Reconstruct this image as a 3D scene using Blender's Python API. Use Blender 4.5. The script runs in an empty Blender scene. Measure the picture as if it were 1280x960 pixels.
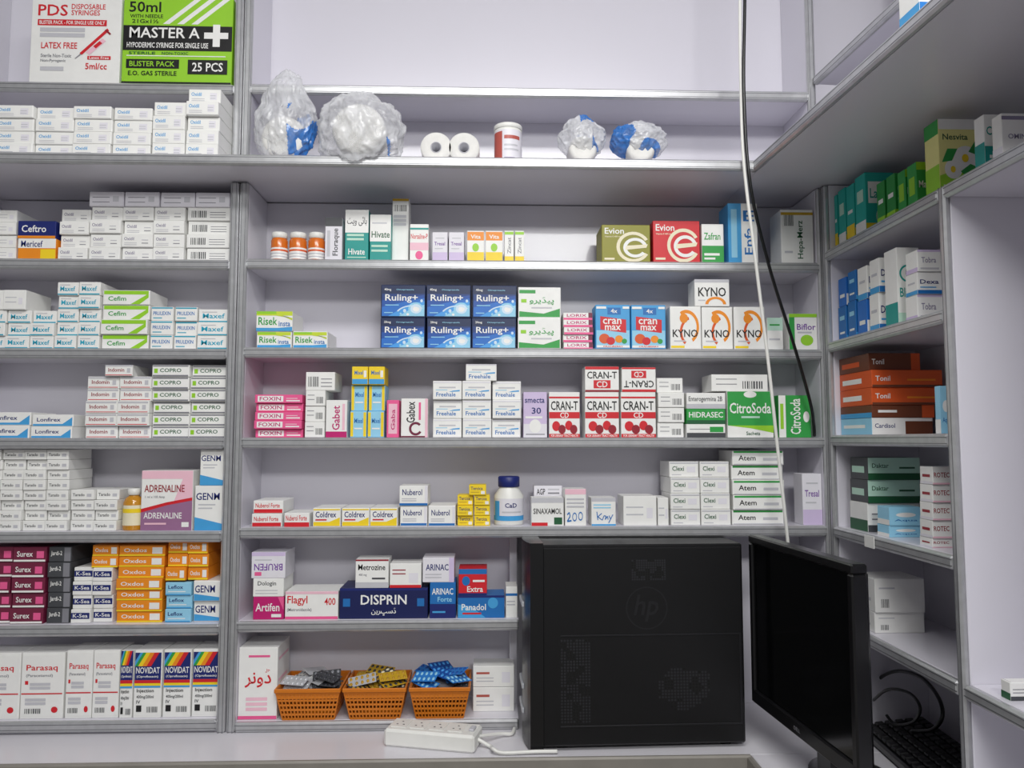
import bpy,bmesh,math,random
from mathutils import Vector,Matrix,noise
R=random.Random(7)
scene=bpy.context.scene; COL=scene.collection
F=960.0; YAW=math.radians(1.8); PIT=math.radians(4.17)
CAM=Vector((0,-1.75,1.40))
fw=Vector((math.sin(YAW)*math.cos(PIT),math.cos(YAW)*math.cos(PIT),math.sin(PIT)))
rt=Vector((math.cos(YAW),-math.sin(YAW),0)); up=rt.cross(fw)
def ray(px,py): return fw+rt*((px-640)/F)+up*((480-py)/F)
def at(px,py,Y=0.0):
    d=ray(px,py); return CAM+d*((Y-CAM.y)/d.y)
def atX(px,py,X):
    d=ray(px,py); return CAM+d*((X-CAM.x)/d.x)
def atZ(px,py,Z):
    d=ray(px,py); return CAM+d*((Z-CAM.z)/d.z)
# ------------------------------------------------------------ materials
HEX=dict(W='f2f2ef',LW='e7e5ec',blue='1d6fb8',navy='17256e',dblue='0d2450',cyan='1fa6c4',lime='97d22e',green='2f9f46',dgreen='1f5c38',
 teal='1b9a92',red='d41f2b',dred='96182a',pink='ee5f97',mag='c21b70',maroon='74203f',orange='f0901c',yell='f5d524',olive='8f8c1f',grey='85858c',
 lg='c6c6cc',k='141415',dgrey='46484c',purple='7b4ba2',lilac='d3c2e4',brown='6e3a22',dor='dd5a22',lblue='97d2ee',sky='45a2dd',cream='efe6c8',
 gold='c9a227',silver='b9bcc2',mint='bfe3d0',lpink='f3c3d2',b0='12397c',b1='1850a4',b2='2470c8',b3='48a0e8',mauve='8d86a0',mauv2='9a6d92',pale='d2e6f6',
 bteal='22b0a4',mgreen='27913f',rust='b8584e',dnavy='101b54',pyel='f0eb9a',ylime='c9dc3a')
def lin(h):
    o=[]
    for i in (0,2,4):
        c=int(h[i:i+2],16)/255; o.append(c/12.92 if c<=.04045 else ((c+.055)/1.055)**2.4)
    return (*o,1)
MC={}
def mat(key,col=None,rough=.45,metal=0,var=.05,scale=40,bump=0,coat=0):
    if key in MC: return MC[key]
    m=bpy.data.materials.new(key); m.use_nodes=True; nt=m.node_tree; b=nt.nodes['Principled BSDF']
    c=lin(col or HEX[key])
    tc=nt.nodes.new('ShaderNodeTexCoord'); n=nt.nodes.new('ShaderNodeTexNoise'); n.inputs['Scale'].default_value=scale
    nt.links.new(tc.outputs['Object'],n.inputs['Vector'])
    mr=nt.nodes.new('ShaderNodeMapRange'); mr.inputs['To Min'].default_value=1-var; mr.inputs['To Max'].default_value=1+var
    nt.links.new(n.outputs['Fac'],mr.inputs['Value'])
    hs=nt.nodes.new('ShaderNodeHueSaturation'); hs.inputs['Color'].default_value=c
    nt.links.new(mr.outputs['Result'],hs.inputs['Value']); nt.links.new(hs.outputs['Color'],b.inputs['Base Color'])
    b.inputs['Roughness'].default_value=rough; b.inputs['Metallic'].default_value=metal; b.inputs['Coat Weight'].default_value=coat
    if bump:
        bp=nt.nodes.new('ShaderNodeBump'); bp.inputs['Strength'].default_value=bump; bp.inputs['Distance'].default_value=.002
        nt.links.new(n.outputs['Fac'],bp.inputs['Height']); nt.links.new(bp.outputs['Normal'],b.inputs['Normal'])
    MC[key]=m; return m
LAM=mat('lilac_laminate','dddbe4',.28,var=.02,scale=3,coat=.15)
TRIM=mat('brushed_aluminium','bdbec0',.33,.55,var=.16,scale=55)
TRIMD=mat('aluminium_groove','7d7e82',.4,.6,var=.2,scale=40)
COUNT=mat('counter_laminate','dcdae0',.22,var=.03,scale=4)
EDGE=mat('counter_edge','8f8b84',.5,.2,var=.15,scale=20)
BLK=mat('black_metal','131315',.42,.3,var=.15,scale=25)
BLK2=mat('black_plastic','0e0e10',.3,var=.15,scale=25)
DARK=mat('vent_black','030303',.8)
VENT=mat('vent_mesh','2e2e32',.5,.4)
SCR=mat('screen_glass','060708',.12,var=.05)
EMB=mat('embossed_black','222225',.36,.3)
WPL=mat('white_plastic','ebebe6',.4)
ORP=mat('orange_plastic','d07617',.4,var=.06)
FOIL=mat('blister_foil','cfd1d5',.3,.3,var=.2,scale=60)
SBUB=mat('clear_bubbles','9da0a6',.15,.25,var=.2,scale=60)
BUB=mat('amber_bubbles','bd9230',.25,var=.25,scale=80)
DBUB=mat('dark_bubbles','44444a',.2,.3)
BLF=mat('blue_blister','2f7fd0',.3,var=.1)
COT=mat('cotton_white','e6e5e1',.9,var=.08,bump=.6,scale=60)
AMB=mat('amber_glass','c98a1e',.15,var=.1,coat=.5)
OBOT=mat('orange_bottle','d9701f',.25,var=.06,coat=.4)
FLOOR=mat('floor_tile','8b867d',.4,scale=5)
WALL=mat('wall_paint','dddbe3',.6,scale=4,var=.03)
def plastic(key,c,lo,hi,edge,rough=.18):
    m=bpy.data.materials.new(key); m.use_nodes=True; nt=m.node_tree; b=nt.nodes['Principled BSDF']; L=nt.links.new
    b.inputs['Base Color'].default_value=c; b.inputs['Roughness'].default_value=rough; b.inputs['Specular IOR Level'].default_value=.7
    t=nt.nodes.new('ShaderNodeBsdfTransparent'); mx=nt.nodes.new('ShaderNodeMixShader'); tc=nt.nodes.new('ShaderNodeTexCoord')
    n=nt.nodes.new('ShaderNodeTexNoise'); n.inputs['Scale'].default_value=15; n.inputs['Detail'].default_value=3; n.inputs['Distortion'].default_value=1.6
    L(tc.outputs['Object'],n.inputs['Vector'])
    mr=nt.nodes.new('ShaderNodeMapRange'); mr.inputs['From Min'].default_value=.36; mr.inputs['From Max'].default_value=.68
    mr.inputs['To Min'].default_value=lo; mr.inputs['To Max'].default_value=hi; L(n.outputs['Fac'],mr.inputs['Value'])
    lw=nt.nodes.new('ShaderNodeLayerWeight'); lw.inputs['Blend'].default_value=.35
    ma=nt.nodes.new('ShaderNodeMath'); ma.operation='MULTIPLY_ADD'; ma.use_clamp=True; ma.inputs[1].default_value=edge
    L(lw.outputs['Facing'],ma.inputs[0]); L(mr.outputs['Result'],ma.inputs[2]); L(ma.outputs[0],mx.inputs[0])
    L(t.outputs[0],mx.inputs[1]); L(b.outputs[0],mx.inputs[2]); L(mx.outputs[0],nt.nodes['Material Output'].inputs[0]); return m
WRAP=plastic('clear_film',(.78,.8,.84,1),.1,.4,.38)
WRAP2=plastic('milky_film',(.84,.85,.88,1),.34,.66,.25)
WRAP3=plastic('half_milky_film',(.8,.81,.84,1),.26,.62,.3)
WRAPB=plastic('blue_print_film',(.03,.2,.62,1),.6,.95,.2)
# ------------------------------------------------------------ mesh building
class MB:
    def __init__(s): s.v=[];s.f=[];s.mi=[];s.m=[];s.sm=[]
    def add(s,vs,fs,m,smooth=False):
        if m not in s.m: s.m.append(m)
        k=s.m.index(m); o=len(s.v); s.v+= [tuple(p) for p in vs]
        for f in fs: s.f.append([i+o for i in f]); s.mi.append(k); s.sm.append(smooth)
        return s
    def box(s,x0,x1,y0,y1,z0,z1,m,c=.0012):
        c=min(c,abs(x1-x0)*.3,abs(y1-y0)*.3,abs(z1-z0)*.3)
        bm=bmesh.new(); bmesh.ops.create_cube(bm,size=1)
        for v in bm.verts: v.co=Vector(((x0+x1)/2+v.co.x*(x1-x0),(y0+y1)/2+v.co.y*(y1-y0),(z0+z1)/2+v.co.z*(z1-z0)))
        if c>0: bmesh.ops.bevel(bm,geom=list(bm.edges),offset=c,segments=1,affect='EDGES')
        bm.verts.index_update()
        s.add([v.co.copy() for v in bm.verts],[[v.index for v in f.verts] for f in bm.faces],m); bm.free(); return s
    def prism(s,poly,z0,z1,m):
        n=len(poly); vs=[(x,y,z0) for x,y in poly]+[(x,y,z1) for x,y in poly]
        return s.add(vs,[list(range(n))[::-1],list(range(n,2*n))]+[[i,(i+1)%n,n+(i+1)%n,n+i] for i in range(n)],m)
    def lathe(s,prof,m,n=28,M=None):
        vs=[];fs=[]
        for r,z in prof:
            for i in range(n):
                a=2*math.pi*i/n; vs.append(Vector((r*math.cos(a),r*math.sin(a),z)))
        for j in range(len(prof)-1):
            for i in range(n):
                k=(i+1)%n; fs.append([j*n+i,j*n+k,(j+1)*n+k,(j+1)*n+i])
        if M: vs=[M@v for v in vs]
        return s.add(vs,fs,m,True)
    def htrim(s,x0,x1,y0,y1,z0,z1):
        s.box(x0,x1,y0,y1,z0,z1,TRIM,.005)
        if z1-z0>.012:
            for q in (z0+.0058,z1-.0072): s.box(x0,x1,y0-.0003,y0+.0005,q,q+.0014,TRIMD,0)
        return s
    def vtrim(s,x0,x1,y0,y1,z0,z1):
        s.box(x0,x1,y0,y1,z0,z1,TRIM,.004)
        for q in (x0+.0045,x1-.0058): s.box(q,q+.0013,y0-.0003,y0+.0005,z0,z1,TRIMD,0)
        return s
    def tube(s,pts,r,m,n=8,sub=8):
        P=[Vector(p) for p in pts]; path=[]
        for i in range(len(P)-1):
            a=P[max(i-1,0)];b=P[i];c=P[i+1];d=P[min(i+2,len(P)-1)]
            for k in range(sub):
                t=k/sub
                path.append(.5*((2*b)+(c-a)*t+(2*a-5*b+4*c-d)*t*t+(3*b-a-3*c+d)*t**3))
        path.append(P[-1]); vs=[];fs=[]
        prev=None
        for i,p in enumerate(path):
            t=(path[min(i+1,len(path)-1)]-path[max(i-1,0)]).normalized()
            if prev is None: x=t.orthogonal().normalized()
            else: x=(prev-t*prev.dot(t)).normalized()
            prev=x; y=t.cross(x)
            for k in range(n):
                a=2*math.pi*k/n; vs.append(p+(x*math.cos(a)+y*math.sin(a))*r)
        L=len(path)
        for i in range(L-1):
            for k in range(n): fs.append([i*n+k,i*n+(k+1)%n,(i+1)*n+(k+1)%n,(i+1)*n+k])
        fs.append(list(range(n))[::-1]); fs.append([(L-1)*n+k for k in range(n)])
        return s.add(vs,fs,m,True)
    def mesh(s,name):
        me=bpy.data.meshes.new(name); me.from_pydata(s.v,[],s.f)
        for m in s.m: me.materials.append(m)
        me.polygons.foreach_set('material_index',s.mi); me.polygons.foreach_set('use_smooth',s.sm); me.update(); return me
    def build(s,name,parent=None,loc=(0,0,0),rot=(0,0,0)):
        o=bpy.data.objects.new(name,s.mesh(name)); COL.objects.link(o); o.location=loc; o.rotation_euler=rot
        if parent: o.parent=parent
        return o
SEEN={}
def tag(o,label,cat,group=None):
    n=len(label.replace(',',' ').split())
    if n<4 or n>16: print('LABELLEN',n,label)
    if label in SEEN and not group: print('DUPLABEL',label)
    SEEN[label]=1
    o['label']=label; o['category']=cat
    if group: o['group']=group
    return o
def empty(name,loc,rz=0):
    o=bpy.data.objects.new(name,None); COL.objects.link(o); o.location=loc; o.rotation_euler=(0,0,rz); o.empty_display_size=.05; return o
# ------------------------------------------------------------ printed artwork
def t(s,u0,v0,u1,v1,c,rot=0): return ('t',s,u0,v0,u1,v1,c,rot)
def r(u0,v0,u1,v1,c): return ('r',u0,v0,u1,v1,c)
def d(u0,v0,u1,v1,c): return ('d',u0,v0,u1,v1,c)
def o_(u0,v0,u1,v1,c,th=.25,a0=0,a1=360): return ('o',u0,v0,u1,v1,c,th,a0,a1)
def p_(pts,c): return ('p',pts,c)
def bar(u0,v0,u1,v1): return ('b',u0,v0,u1,v1)
def ln(*vs,u0=.08,u1=.6,c='lg'): return [r(u0,v,u1,v+.045,c) for v in vs]
def stroke(pts,w,c):
    out=[]
    for (a,b),(e,f) in zip(pts,pts[1:]):
        dx,dy=e-a,f-b; L=max((dx*dx+dy*dy)**.5,1e-6); nx,ny=-dy/L*w,dx/L*w
        out.append(p_([(a+nx,b+ny),(a-nx,b-ny),(e-nx,f-ny),(e+nx,f+ny)],c))
    return out
def G(s,c,body='W',extra=(),tu=(.07,.48,.62,.84)):
    return dict(body=body,els=[t(s,*tu,c)]+ln(.26,.12,u1=.5)+list(extra))
UR_DONAR='\uFEAE\uFEE7\uFEED\uFB88'; UR_HIV='\uFB67\uFBFE\uFEED \uFBFD\uFE8B\uFE8E\uFBA8'
UR_GRN='\uFEED\uFEAE\uFBFE\uFB89\uFBFF\uFB58'; UR_DIS='\uFEE6\uFBFE\uFEAE\uFB5B\uFEB3\uFB88'
S={}
S['pds']=dict(body='W',els=[t('PDS',.07,.78,.4,.91,'red'),t('DISPOSABLE',.44,.86,.82,.92,'red'),t('SYRINGES',.44,.79,.76,.85,'red'),r(.07,.67,.84,.74,'red'),
  t('BLISTER PACK - FOR SINGLE USE ONLY',.09,.685,.82,.727,'W'),*ln(.6,.54,u0=.1,u1=.6),t('LATEX FREE',.12,.41,.52,.48,'red'),t('Sterile Non-Toxic',.12,.31,.46,.35,'grey'),t('Non-Pyrogenic',.12,.25,.4,.29,'grey'),*ln(.16,u0=.12,u1=.38),
  p_([(.55,.36),(.575,.34),(.87,.62),(.85,.645)],'red'),p_([(.62,.37),(.66,.34),(.84,.5),(.8,.53)],'lpink'),p_([(.82,.62),(.88,.57),(.895,.585),(.835,.635)],'dred'),p_([(.5,.3),(.505,.295),(.57,.345),(.56,.355)],'grey'),p_([(.7,.44),(.73,.415),(.8,.475),(.77,.5)],'red'),
  r(.64,.29,.9,.33,'red'),t('Latex Free',.66,.295,.88,.325,'W'),t('5ml/cc',.62,.18,.86,.25,'red')])
S['master']=dict(body='lime',els=[p_([(.36,.7),(.42,.7),(.72,1),(.66,1)],'W'),p_([(.49,.7),(.55,.7),(.85,1),(.79,1)],'W'),p_([(.62,.7),(.68,.7),(.98,1),(.92,1)],'W'),
  t('50ml',.05,.83,.34,.95,'k'),t('WITH NEEDLE',.06,.765,.36,.805,'k'),t('21Gx1½',.08,.705,.32,.75,'k'),r(0,.4,1,.68,'k'),t('MASTER A',.06,.54,.7,.66,'W'),r(.74,.54,.96,.61,'W'),r(.82,.45,.885,.7,'W'),
  t('HYPODERMIC SYRINGE FOR SINGLE USE',.04,.43,.78,.49,'W'),r(.04,.335,.94,.345,'W'),t('STERILE',.06,.355,.3,.385,'dgreen'),t('NON-TOXIC',.36,.355,.6,.385,'dgreen'),
  r(.04,.2,.52,.3,'k'),t('BLISTER PACK',.07,.22,.48,.28,'lime'),t('E.O. GAS STERILE',.06,.12,.5,.17,'k'),r(.6,.14,.96,.3,'k'),t('25 PCS',.64,.17,.92,.27,'W'),r(0,0,1,.05,'k')])
S['oxidil']=G('Oxidil','sky',extra=[r(.68,.2,.9,.75,'LW'),r(.68,.3,.86,.36,'lg'),r(.68,.5,.86,.56,'lg')],tu=(.07,.5,.4,.78))
S['oxgrey']=G('Oxidil','mauve',extra=[r(.66,.25,.88,.31,'grey'),r(.66,.5,.88,.56,'lg')],tu=(.07,.5,.4,.76))
S['oxtop']=dict(body='LW',els=[*ln(.25,.6,c='grey'),r(.7,.3,.88,.7,'lg')])
S['plainw']=dict(body='W',els=[*ln(.6,.35,c='lg'),r(.7,.25,.88,.6,'LW')])
S['barcode']=dict(body='W',els=[bar(.55,.15,.92,.6),*ln(.7,.4,c='grey',u1=.45)])
S['ceftro']=dict(body='navy',els=[t('Ceftro',.1,.35,.75,.75,'W'),r(0,0,1,.15,'orange')])
S['mericef']=dict(body='orange',els=[r(0,.55,1,1,'W'),t('Mericef',.08,.6,.65,.9,'navy'),r(.6,0,1,.5,'yell')])
S['maxef']=dict(body='W',els=[t('Maxef',.12,.3,.86,.7,'cyan'),r(0,0,1,.1,'cyan'),r(.1,.78,.6,.84,'lg')])
S['limes']=dict(body='W',els=[r(0,.72,1,1,'lime'),p_([(.6,0),(.8,0),(1,.5),(1,.8)],'lime'),t('Cefim',.1,.25,.5,.58,'green')])
S['prul']=dict(body='W',els=[t('PRULEXIN',.08,.4,.9,.68,'blue'),r(.08,.15,.5,.22,'cyan'),r(0,.9,1,1,'cyan')])
S['lonf']=dict(body='W',els=[t('Lonfirex',.1,.4,.7,.75,'navy'),r(0,0,1,.18,'sky'),p_([(.75,.18),(1,.18),(1,.8)],'sky')])
S['indo']=dict(body='W',els=[t('Indomin',.12,.38,.7,.72,'dred'),r(.02,.06,.98,.12,'red'),r(.8,.3,.92,.7,'lg'),r(0,.85,1,1,'lg')])
S['copro']=dict(body='W',els=[t('COPRO',.2,.38,.8,.72,'dgreen'),r(0,0,1,.14,'grey'),r(0,.88,1,1,'grey'),r(.04,.3,.14,.7,'lime')])
S['tara']=dict(body='W',els=[t('Tarado',.08,.35,.6,.65,'dgrey'),r(.7,.3,.9,.6,'lg')])
S['adren']=dict(body='W',els=[r(0,.86,1,1,'lpink'),p_([(0,0),(1,0),(1,.5),(.5,.42),(0,.3)],'mauv2'),p_([(.62,.44),(1,.5),(1,.86),(.8,.86)],'lpink'),p_([(0,.3),(.5,.42),(1,.5),(1,.55),(.5,.47),(0,.36)],'red'),
  t('ADRENALINE',.06,.64,.84,.76,'dred'),t('1 ml x 100 Amp',.08,.53,.46,.58,'grey'),t('ADRENALINE',.06,.2,.8,.3,'W'),r(.08,.1,.5,.13,'lpink'),r(.8,.06,.94,.14,'W')])
S['genm']=dict(body='W',els=[t('GENM',.04,.68,.84,.84,'navy'),r(.12,.56,.7,.59,'lg'),r(.12,.48,.6,.51,'lg'),p_([(0,0),(1,0),(1,.14),(0,.3)],'sky')])
S['genms']=dict(body='W',els=[t('GENM',.04,.42,.82,.8,'navy'),p_([(0,0),(1,0),(1,.18),(0,.36)],'sky')])
S['maroon']=dict(body='maroon',els=[t('Surex',.1,.35,.6,.75,'W'),r(0,0,1,.14,'W'),r(.72,.25,.95,.75,'pink')])
S['jard']=dict(body='dgrey',els=[t('Jardi-2',.08,.35,.6,.75,'W'),r(.7,0,1,1,'grey')])
S['ksea']=dict(body='W',els=[r(0,.3,1,.78,'navy'),t('K-Sea',.1,.4,.9,.7,'W')])
S['orng']=dict(body='orange',els=[t('Oxdos',.1,.35,.6,.72,'W'),r(0,0,1,.14,'yell'),r(.72,.2,.94,.8,'W')])
S['lbl']=dict(body='lblue',els=[t('Leflox',.1,.5,.7,.8,'navy'),r(.1,.25,.8,.32,'W'),r(0,0,1,.1,'sky')])
S['para']=dict(body='W',els=[t('Parasaq',.1,.72,.86,.84,'red'),t('(Paracetamol)',.1,.63,.75,.69,'grey'),r(.08,.52,.16,.58,'red'),*ln(.5,.44,u0=.2,u1=.7),r(0,.36,1,.38,'red'),*ln(.25,.19,u0=.1,u1=.6),d(.74,.06,.9,.16,'red'),bar(.1,.05,.5,.13)])
S['novi']=dict(body='W',els=[r(0,.56,1,1,'navy'),p_([(.0,.86),(.0,.78),(.3,1),(.2,1)],'sky'),p_([(.0,.78),(.12,.78),(.42,1),(.3,1)],'green'),p_([(.12,.78),(.28,.78),(.58,1),(.42,1)],'yell'),p_([(.28,.78),(.44,.78),(.74,1),(.58,1)],'orange'),p_([(.44,.78),(.62,.78),(.92,1),(.74,1)],'red'),
  t('NOVIDAT',.05,.665,.95,.765,'W'),t('(Ciprofloxacin)',.08,.59,.9,.635,'W'),r(0,.51,1,.56,'red'),r(0,.47,1,.51,'yell'),r(0,.44,1,.47,'sky'),t('Injection',.1,.35,.75,.42,'k'),t('400mg/200ml',.1,.26,.75,.32,'dgrey'),t('IV',.1,.19,.25,.24,'dgrey'),r(.1,.06,.3,.16,'k'),bar(.5,.05,.92,.14)])
S['fish']=dict(body='LW',els=[t('Floraque',.45,.12,.85,.75,'dgrey',90),r(0,.8,1,1,'dgrey'),r(.12,.1,.3,.7,'lg')])
S['hivu']=dict(body='teal',els=[r(0,.55,1,1,'W'),t(UR_HIV,.08,.68,.92,.86,'dgrey'),*ln(.48,.4,u1=.8,c='mint'),t('Hivate',.15,.12,.85,.24,'W'),r(.1,.06,.9,.08,'mint')])
S['hiv']=dict(body='teal',els=[r(0,.42,1,1,'W'),t('Hivate',.08,.5,.94,.64,'dgreen'),r(.1,.8,.8,.83,'lg'),*ln(.3,.2,u1=.85,c='mint')])
S['tallw']=dict(body='W',els=[bar(.1,.8,.9,.9),*ln(.7,.64,.58,u1=.85),r(0,.96,1,1,'gold')])
S['hers']=dict(body='W',els=[t('Norsaline-P',.05,.6,.95,.74,'red'),r(0,.3,1,.5,'lpink'),d(.3,.05,.7,.28,'pink'),r(0,.85,1,.9,'teal')])
S['lilacb']=dict(body='LW',els=[r(0,0,1,.3,'lilac'),t('Tresal',.12,.55,.85,.68,'purple',0),r(.15,.42,.7,.45,'lg'),r(.2,.8,.8,.83,'lg')])
S['ylo']=dict(body='W',els=[r(0,.7,1,1,'orange'),r(0,.0,1,.3,'yell'),d(.3,.32,.7,.6,'lime'),t('Vita',.2,.76,.8,.9,'W')])
S['ylw']=dict(body='W',els=[r(0,.0,1,.16,'yell'),t('Zincat',.3,.25,.7,.8,'grey',90),r(0,.9,1,1,'lime')])
def evion(c): return dict(body=c,els=[t('Evion',.06,.76,.46,.92,'W'),t('Vitamin E 400 mg',.06,.66,.4,.71,'cream'),o_(.3,.02,1.0,.82,'cream',.2,30,330),o_(.44,.14,.94,.66,'W',.3,20,325),p_([(.48,.34),(.92,.4),(.95,.49),(.5,.45)],'cream'),r(.05,.08,.26,.13,'cream')])
S['evo']=evion('olive'); S['evr']=evion('red')
S['wgreen']=dict(body='W',els=[r(0,0,1,.45,'green'),t('Zafran',.1,.6,.85,.78,'green'),r(.1,.2,.8,.26,'W'),r(.1,.1,.6,.15,'W')])
S['etall']=dict(body='sky',els=[r(.45,0,1,1,'W'),t('E',.52,.7,.9,.88,'blue'),t('Enfa',.55,.15,.85,.6,'blue',90),r(.1,.1,.3,.9,'lblue')])
S['hepa']=dict(body='W',els=[t('Hepa-Merz',.5,.1,.72,.8,'dgreen',90),bar(.1,.7,.4,.92),r(0,.9,1,.95,'gold'),r(.1,.2,.35,.24,'lg')])
S['risek']=dict(body='W',els=[r(0,.78,1,1,'ylime'),r(0,.86,.55,1,'lime'),t('Risek',.06,.3,.58,.7,'green'),t('insta',.62,.24,.94,.5,'blue'),r(0,0,1,.16,'sky'),p_([(.55,.78),(.72,.78),(1,.54),(1,.66)],'ylime'),p_([(.6,.16),(1,.16),(1,.22)],'sky')])
def ruling(mg): return dict(body='dblue',els=[r(0,0,1,.74,'b0'),p_([(0,0),(1,0),(1,.7),(.6,.62),(0,.52)],'b1'),p_([(0,0),(1,0),(1,.6),(.6,.5),(0,.3)],'b2'),p_([(.15,0),(1,0),(1,.5),(.7,.44)],'b3'),p_([(.4,0),(1,0),(1,.38),(.75,.3)],'lblue'),
   d(.62,.04,.96,.46,'lblue'),d(.67,.09,.93,.4,'pale'),d(.73,.15,.88,.34,'W'),o_(.3,-.4,1.1,.36,'pale',.1,50,150),d(.5,.12,.57,.24,'pale'),d(.9,.46,.96,.56,'pale'),d(.58,.02,.64,.1,'W'),d(.42,.04,.47,.12,'lblue'),
   t('Ruling+',.08,.44,.84,.72,'W'),t(mg,.06,.82,.22,.92,'W'),t('Omeprazole',.34,.84,.75,.9,'lblue'),r(.08,.35,.4,.38,'lblue'),r(.06,.1,.26,.13,'lblue')])
S['rul4']=ruling('40mg'); S['rul2']=ruling('20mg')
S['grnu']=dict(body='W',els=[r(0,.82,.4,.94,'green'),p_([(.0,0),(1,0),(1,.3),(.6,.12),(0,.2)],'green'),t(UR_GRN,.25,.42,.85,.7,'green'),*ln(.3,u0=.3,u1=.8),r(.05,.5,.18,.62,'lime')])
S['loprin']=dict(body='W',els=[r(0,0,1,.3,'pink'),t('LORIX',.12,.42,.8,.82,'mag'),r(.86,.3,1,1,'maroon')])
S['cranm']=dict(body='sky',els=[r(0,.0,1,.42,'lblue'),r(.34,.8,.74,.97,'blue'),t('4x',.44,.84,.64,.94,'W'),p_([(.12,.44),(.9,.36),(.9,.68),(.12,.76)],'red'),t('cran',.2,.57,.76,.7,'W'),t('max',.26,.42,.74,.54,'W'),r(0,0,1,.06,'W'),
   d(.08,.1,.4,.34,'dor'),d(.3,.07,.56,.26,'red'),d(.56,.12,.8,.3,'orange'),d(.76,.1,.92,.22,'green'),r(0,.94,.3,1,'W'),r(.8,.94,1,1,'W'),t('CRANBERRY',.2,.015,.8,.05,'red')])
S['kyno']=dict(body='W',els=[o_(.1,.1,.95,.95,'orange',.2,300,480),o_(.3,.0,1.2,.8,'dor',.18,110,230),d(.3,.62,.58,.86,'orange'),r(.0,.0,.45,.06,'yell'),t('KYNO',.06,.27,.9,.46,'k'),r(.1,.16,.5,.19,'lg')])
S['kynot']=dict(body='W',els=[r(0,.88,1,1,'lg'),t('KYNO',.1,.36,.9,.7,'k'),o_(.3,-.2,.9,.35,'orange',.3,0,180),r(.1,.2,.3,.24,'lg')])
S['wmint']=dict(body='W',els=[r(0,.6,1,1,'mint'),r(.1,.3,.8,.36,'lg'),r(.15,.75,.8,.8,'green')])
S['biflor']=dict(body='W',els=[r(0,0,.2,1,'green'),t('Biflor',.28,.55,.95,.72,'purple'),d(.4,.12,.85,.42,'lime'),*ln(.46,u0=.3,u1=.8),r(0,.9,1,1,'lime')])
S['foxin']=dict(body='pink',els=[r(.06,.15,.6,.85,'W'),t('FOXIN',.1,.28,.55,.74,'mag'),r(.66,.2,.95,.35,'W'),r(.66,.5,.9,.6,'lpink')])
S['bcode2']=dict(body='W',els=[bar(.08,.2,.45,.75),*ln(.6,.4,.2,u0=.52,u1=.9,c='grey')])
S['gabp']=dict(body='W',els=[r(0,0,1,.16,'mag'),t('Gabet',.3,.2,.66,.85,'mag',90),r(.78,.2,.9,.9,'lpink')])
S['gabs']=dict(body='pink',els=[r(.15,.1,.85,.9,'lpink'),t('Gaba',.35,.2,.68,.75,'mag',90)])
S['gabex']=dict(body='W',els=[t('Gabex',.2,.38,.52,.92,'k',90),o_(.3,.05,.8,.4,'maroon',.35,40,330),r(.66,.45,.74,.9,'pink'),r(0,.0,1,.04,'maroon'),r(.9,0,1,1,'lpink')])
S['yblue']=dict(body='lblue',els=[r(0,0,.18,1,'yell'),r(.82,0,1,1,'yell'),t('Mixel',.25,.55,.78,.75,'blue'),r(.25,.3,.75,.36,'W')])
S['ytop']=dict(body='yell',els=[t('Mixel',.15,.55,.7,.8,'blue'),r(0,0,1,.3,'sky'),r(.75,.4,.92,.8,'W')])
S['free']=dict(body='W',els=[t('Freehale',.1,.14,.8,.38,'blue'),r(.2,.62,.8,.7,'lg'),r(.08,.5,.5,.54,'lblue'),p_([(.55,.4),(.95,.44),(.95,.52),(.7,.48)],'sky'),r(0,.92,1,1,'LW')])
S['smec']=dict(body='lilac',els=[r(0,.0,1,.3,'LW'),t('smecta',.06,.76,.9,.87,'navy'),t('30',.35,.52,.75,.66,'navy'),d(.25,.1,.75,.4,'W'),*ln(.42,u1=.8,c='W'),r(.1,.06,.9,.08,'grey')])
S['crant']=dict(body='W',els=[r(0,.86,1,.9,'red'),t('CRAN-T',.06,.6,.94,.8,'k'),r(.0,.42,1,.56,'red'),t('CD',.36,.43,.64,.55,'W'),d(.1,.14,.36,.36,'red'),d(.3,.08,.54,.28,'dred'),d(.52,.16,.76,.37,'red'),d(.68,.08,.92,.28,'dred'),r(0,0,1,.08,'red'),t('FOR URINARY TRACT HEALTH',.06,.015,.94,.065,'W')])
S['crantop']=dict(body='W',els=[r(0,.88,1,1,'red'),t('CRAN-T',.06,.52,.94,.8,'k'),r(.25,.14,.75,.46,'red'),t('CD',.34,.18,.66,.42,'W'),r(0,0,1,.08,'dred')])
S['crantu']=dict(body='W',els=[r(.0,.92,1,1,'red'),r(.28,.56,.72,.86,'red'),t('CD',.36,.6,.64,.82,'W',180),t('CRAN-T',.06,.18,.94,.46,'k',180),r(0,0,1,.1,'red')])
S['entero']=dict(body='W',els=[r(0,0,1,.3,'lg'),t('Enterogermina 2B',.05,.38,.92,.78,'dgrey')])
S['hidra']=dict(body='green',els=[t('HIDRASEC',.06,.42,.94,.8,'W'),r(0,0,1,.25,'dgreen')])
S['enterg']=dict(body='W',els=[r(0,0,1,.35,'dgrey'),r(.6,.4,.95,.8,'green'),*ln(.6,c='grey')])
S['citro']=dict(body='W',els=[r(0,.26,1,1,'green'),p_([(0,.26),(1,.26),(1,.1),(.5,.2)],'lime'),t('CitroSoda',.05,.52,.95,.75,'W'),d(.36,.86,.64,1.0,'W'),r(.3,.42,.7,.46,'mint'),t('Sachets',.4,.05,.7,.13,'dgreen')])
S['citrov']=dict(body='green',els=[r(.0,.0,.22,1,'W'),t('CitroSoda',.36,.08,.68,.92,'W',90),d(.76,.36,.95,.62,'W'),r(.05,.2,.15,.8,'lime')])
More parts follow.
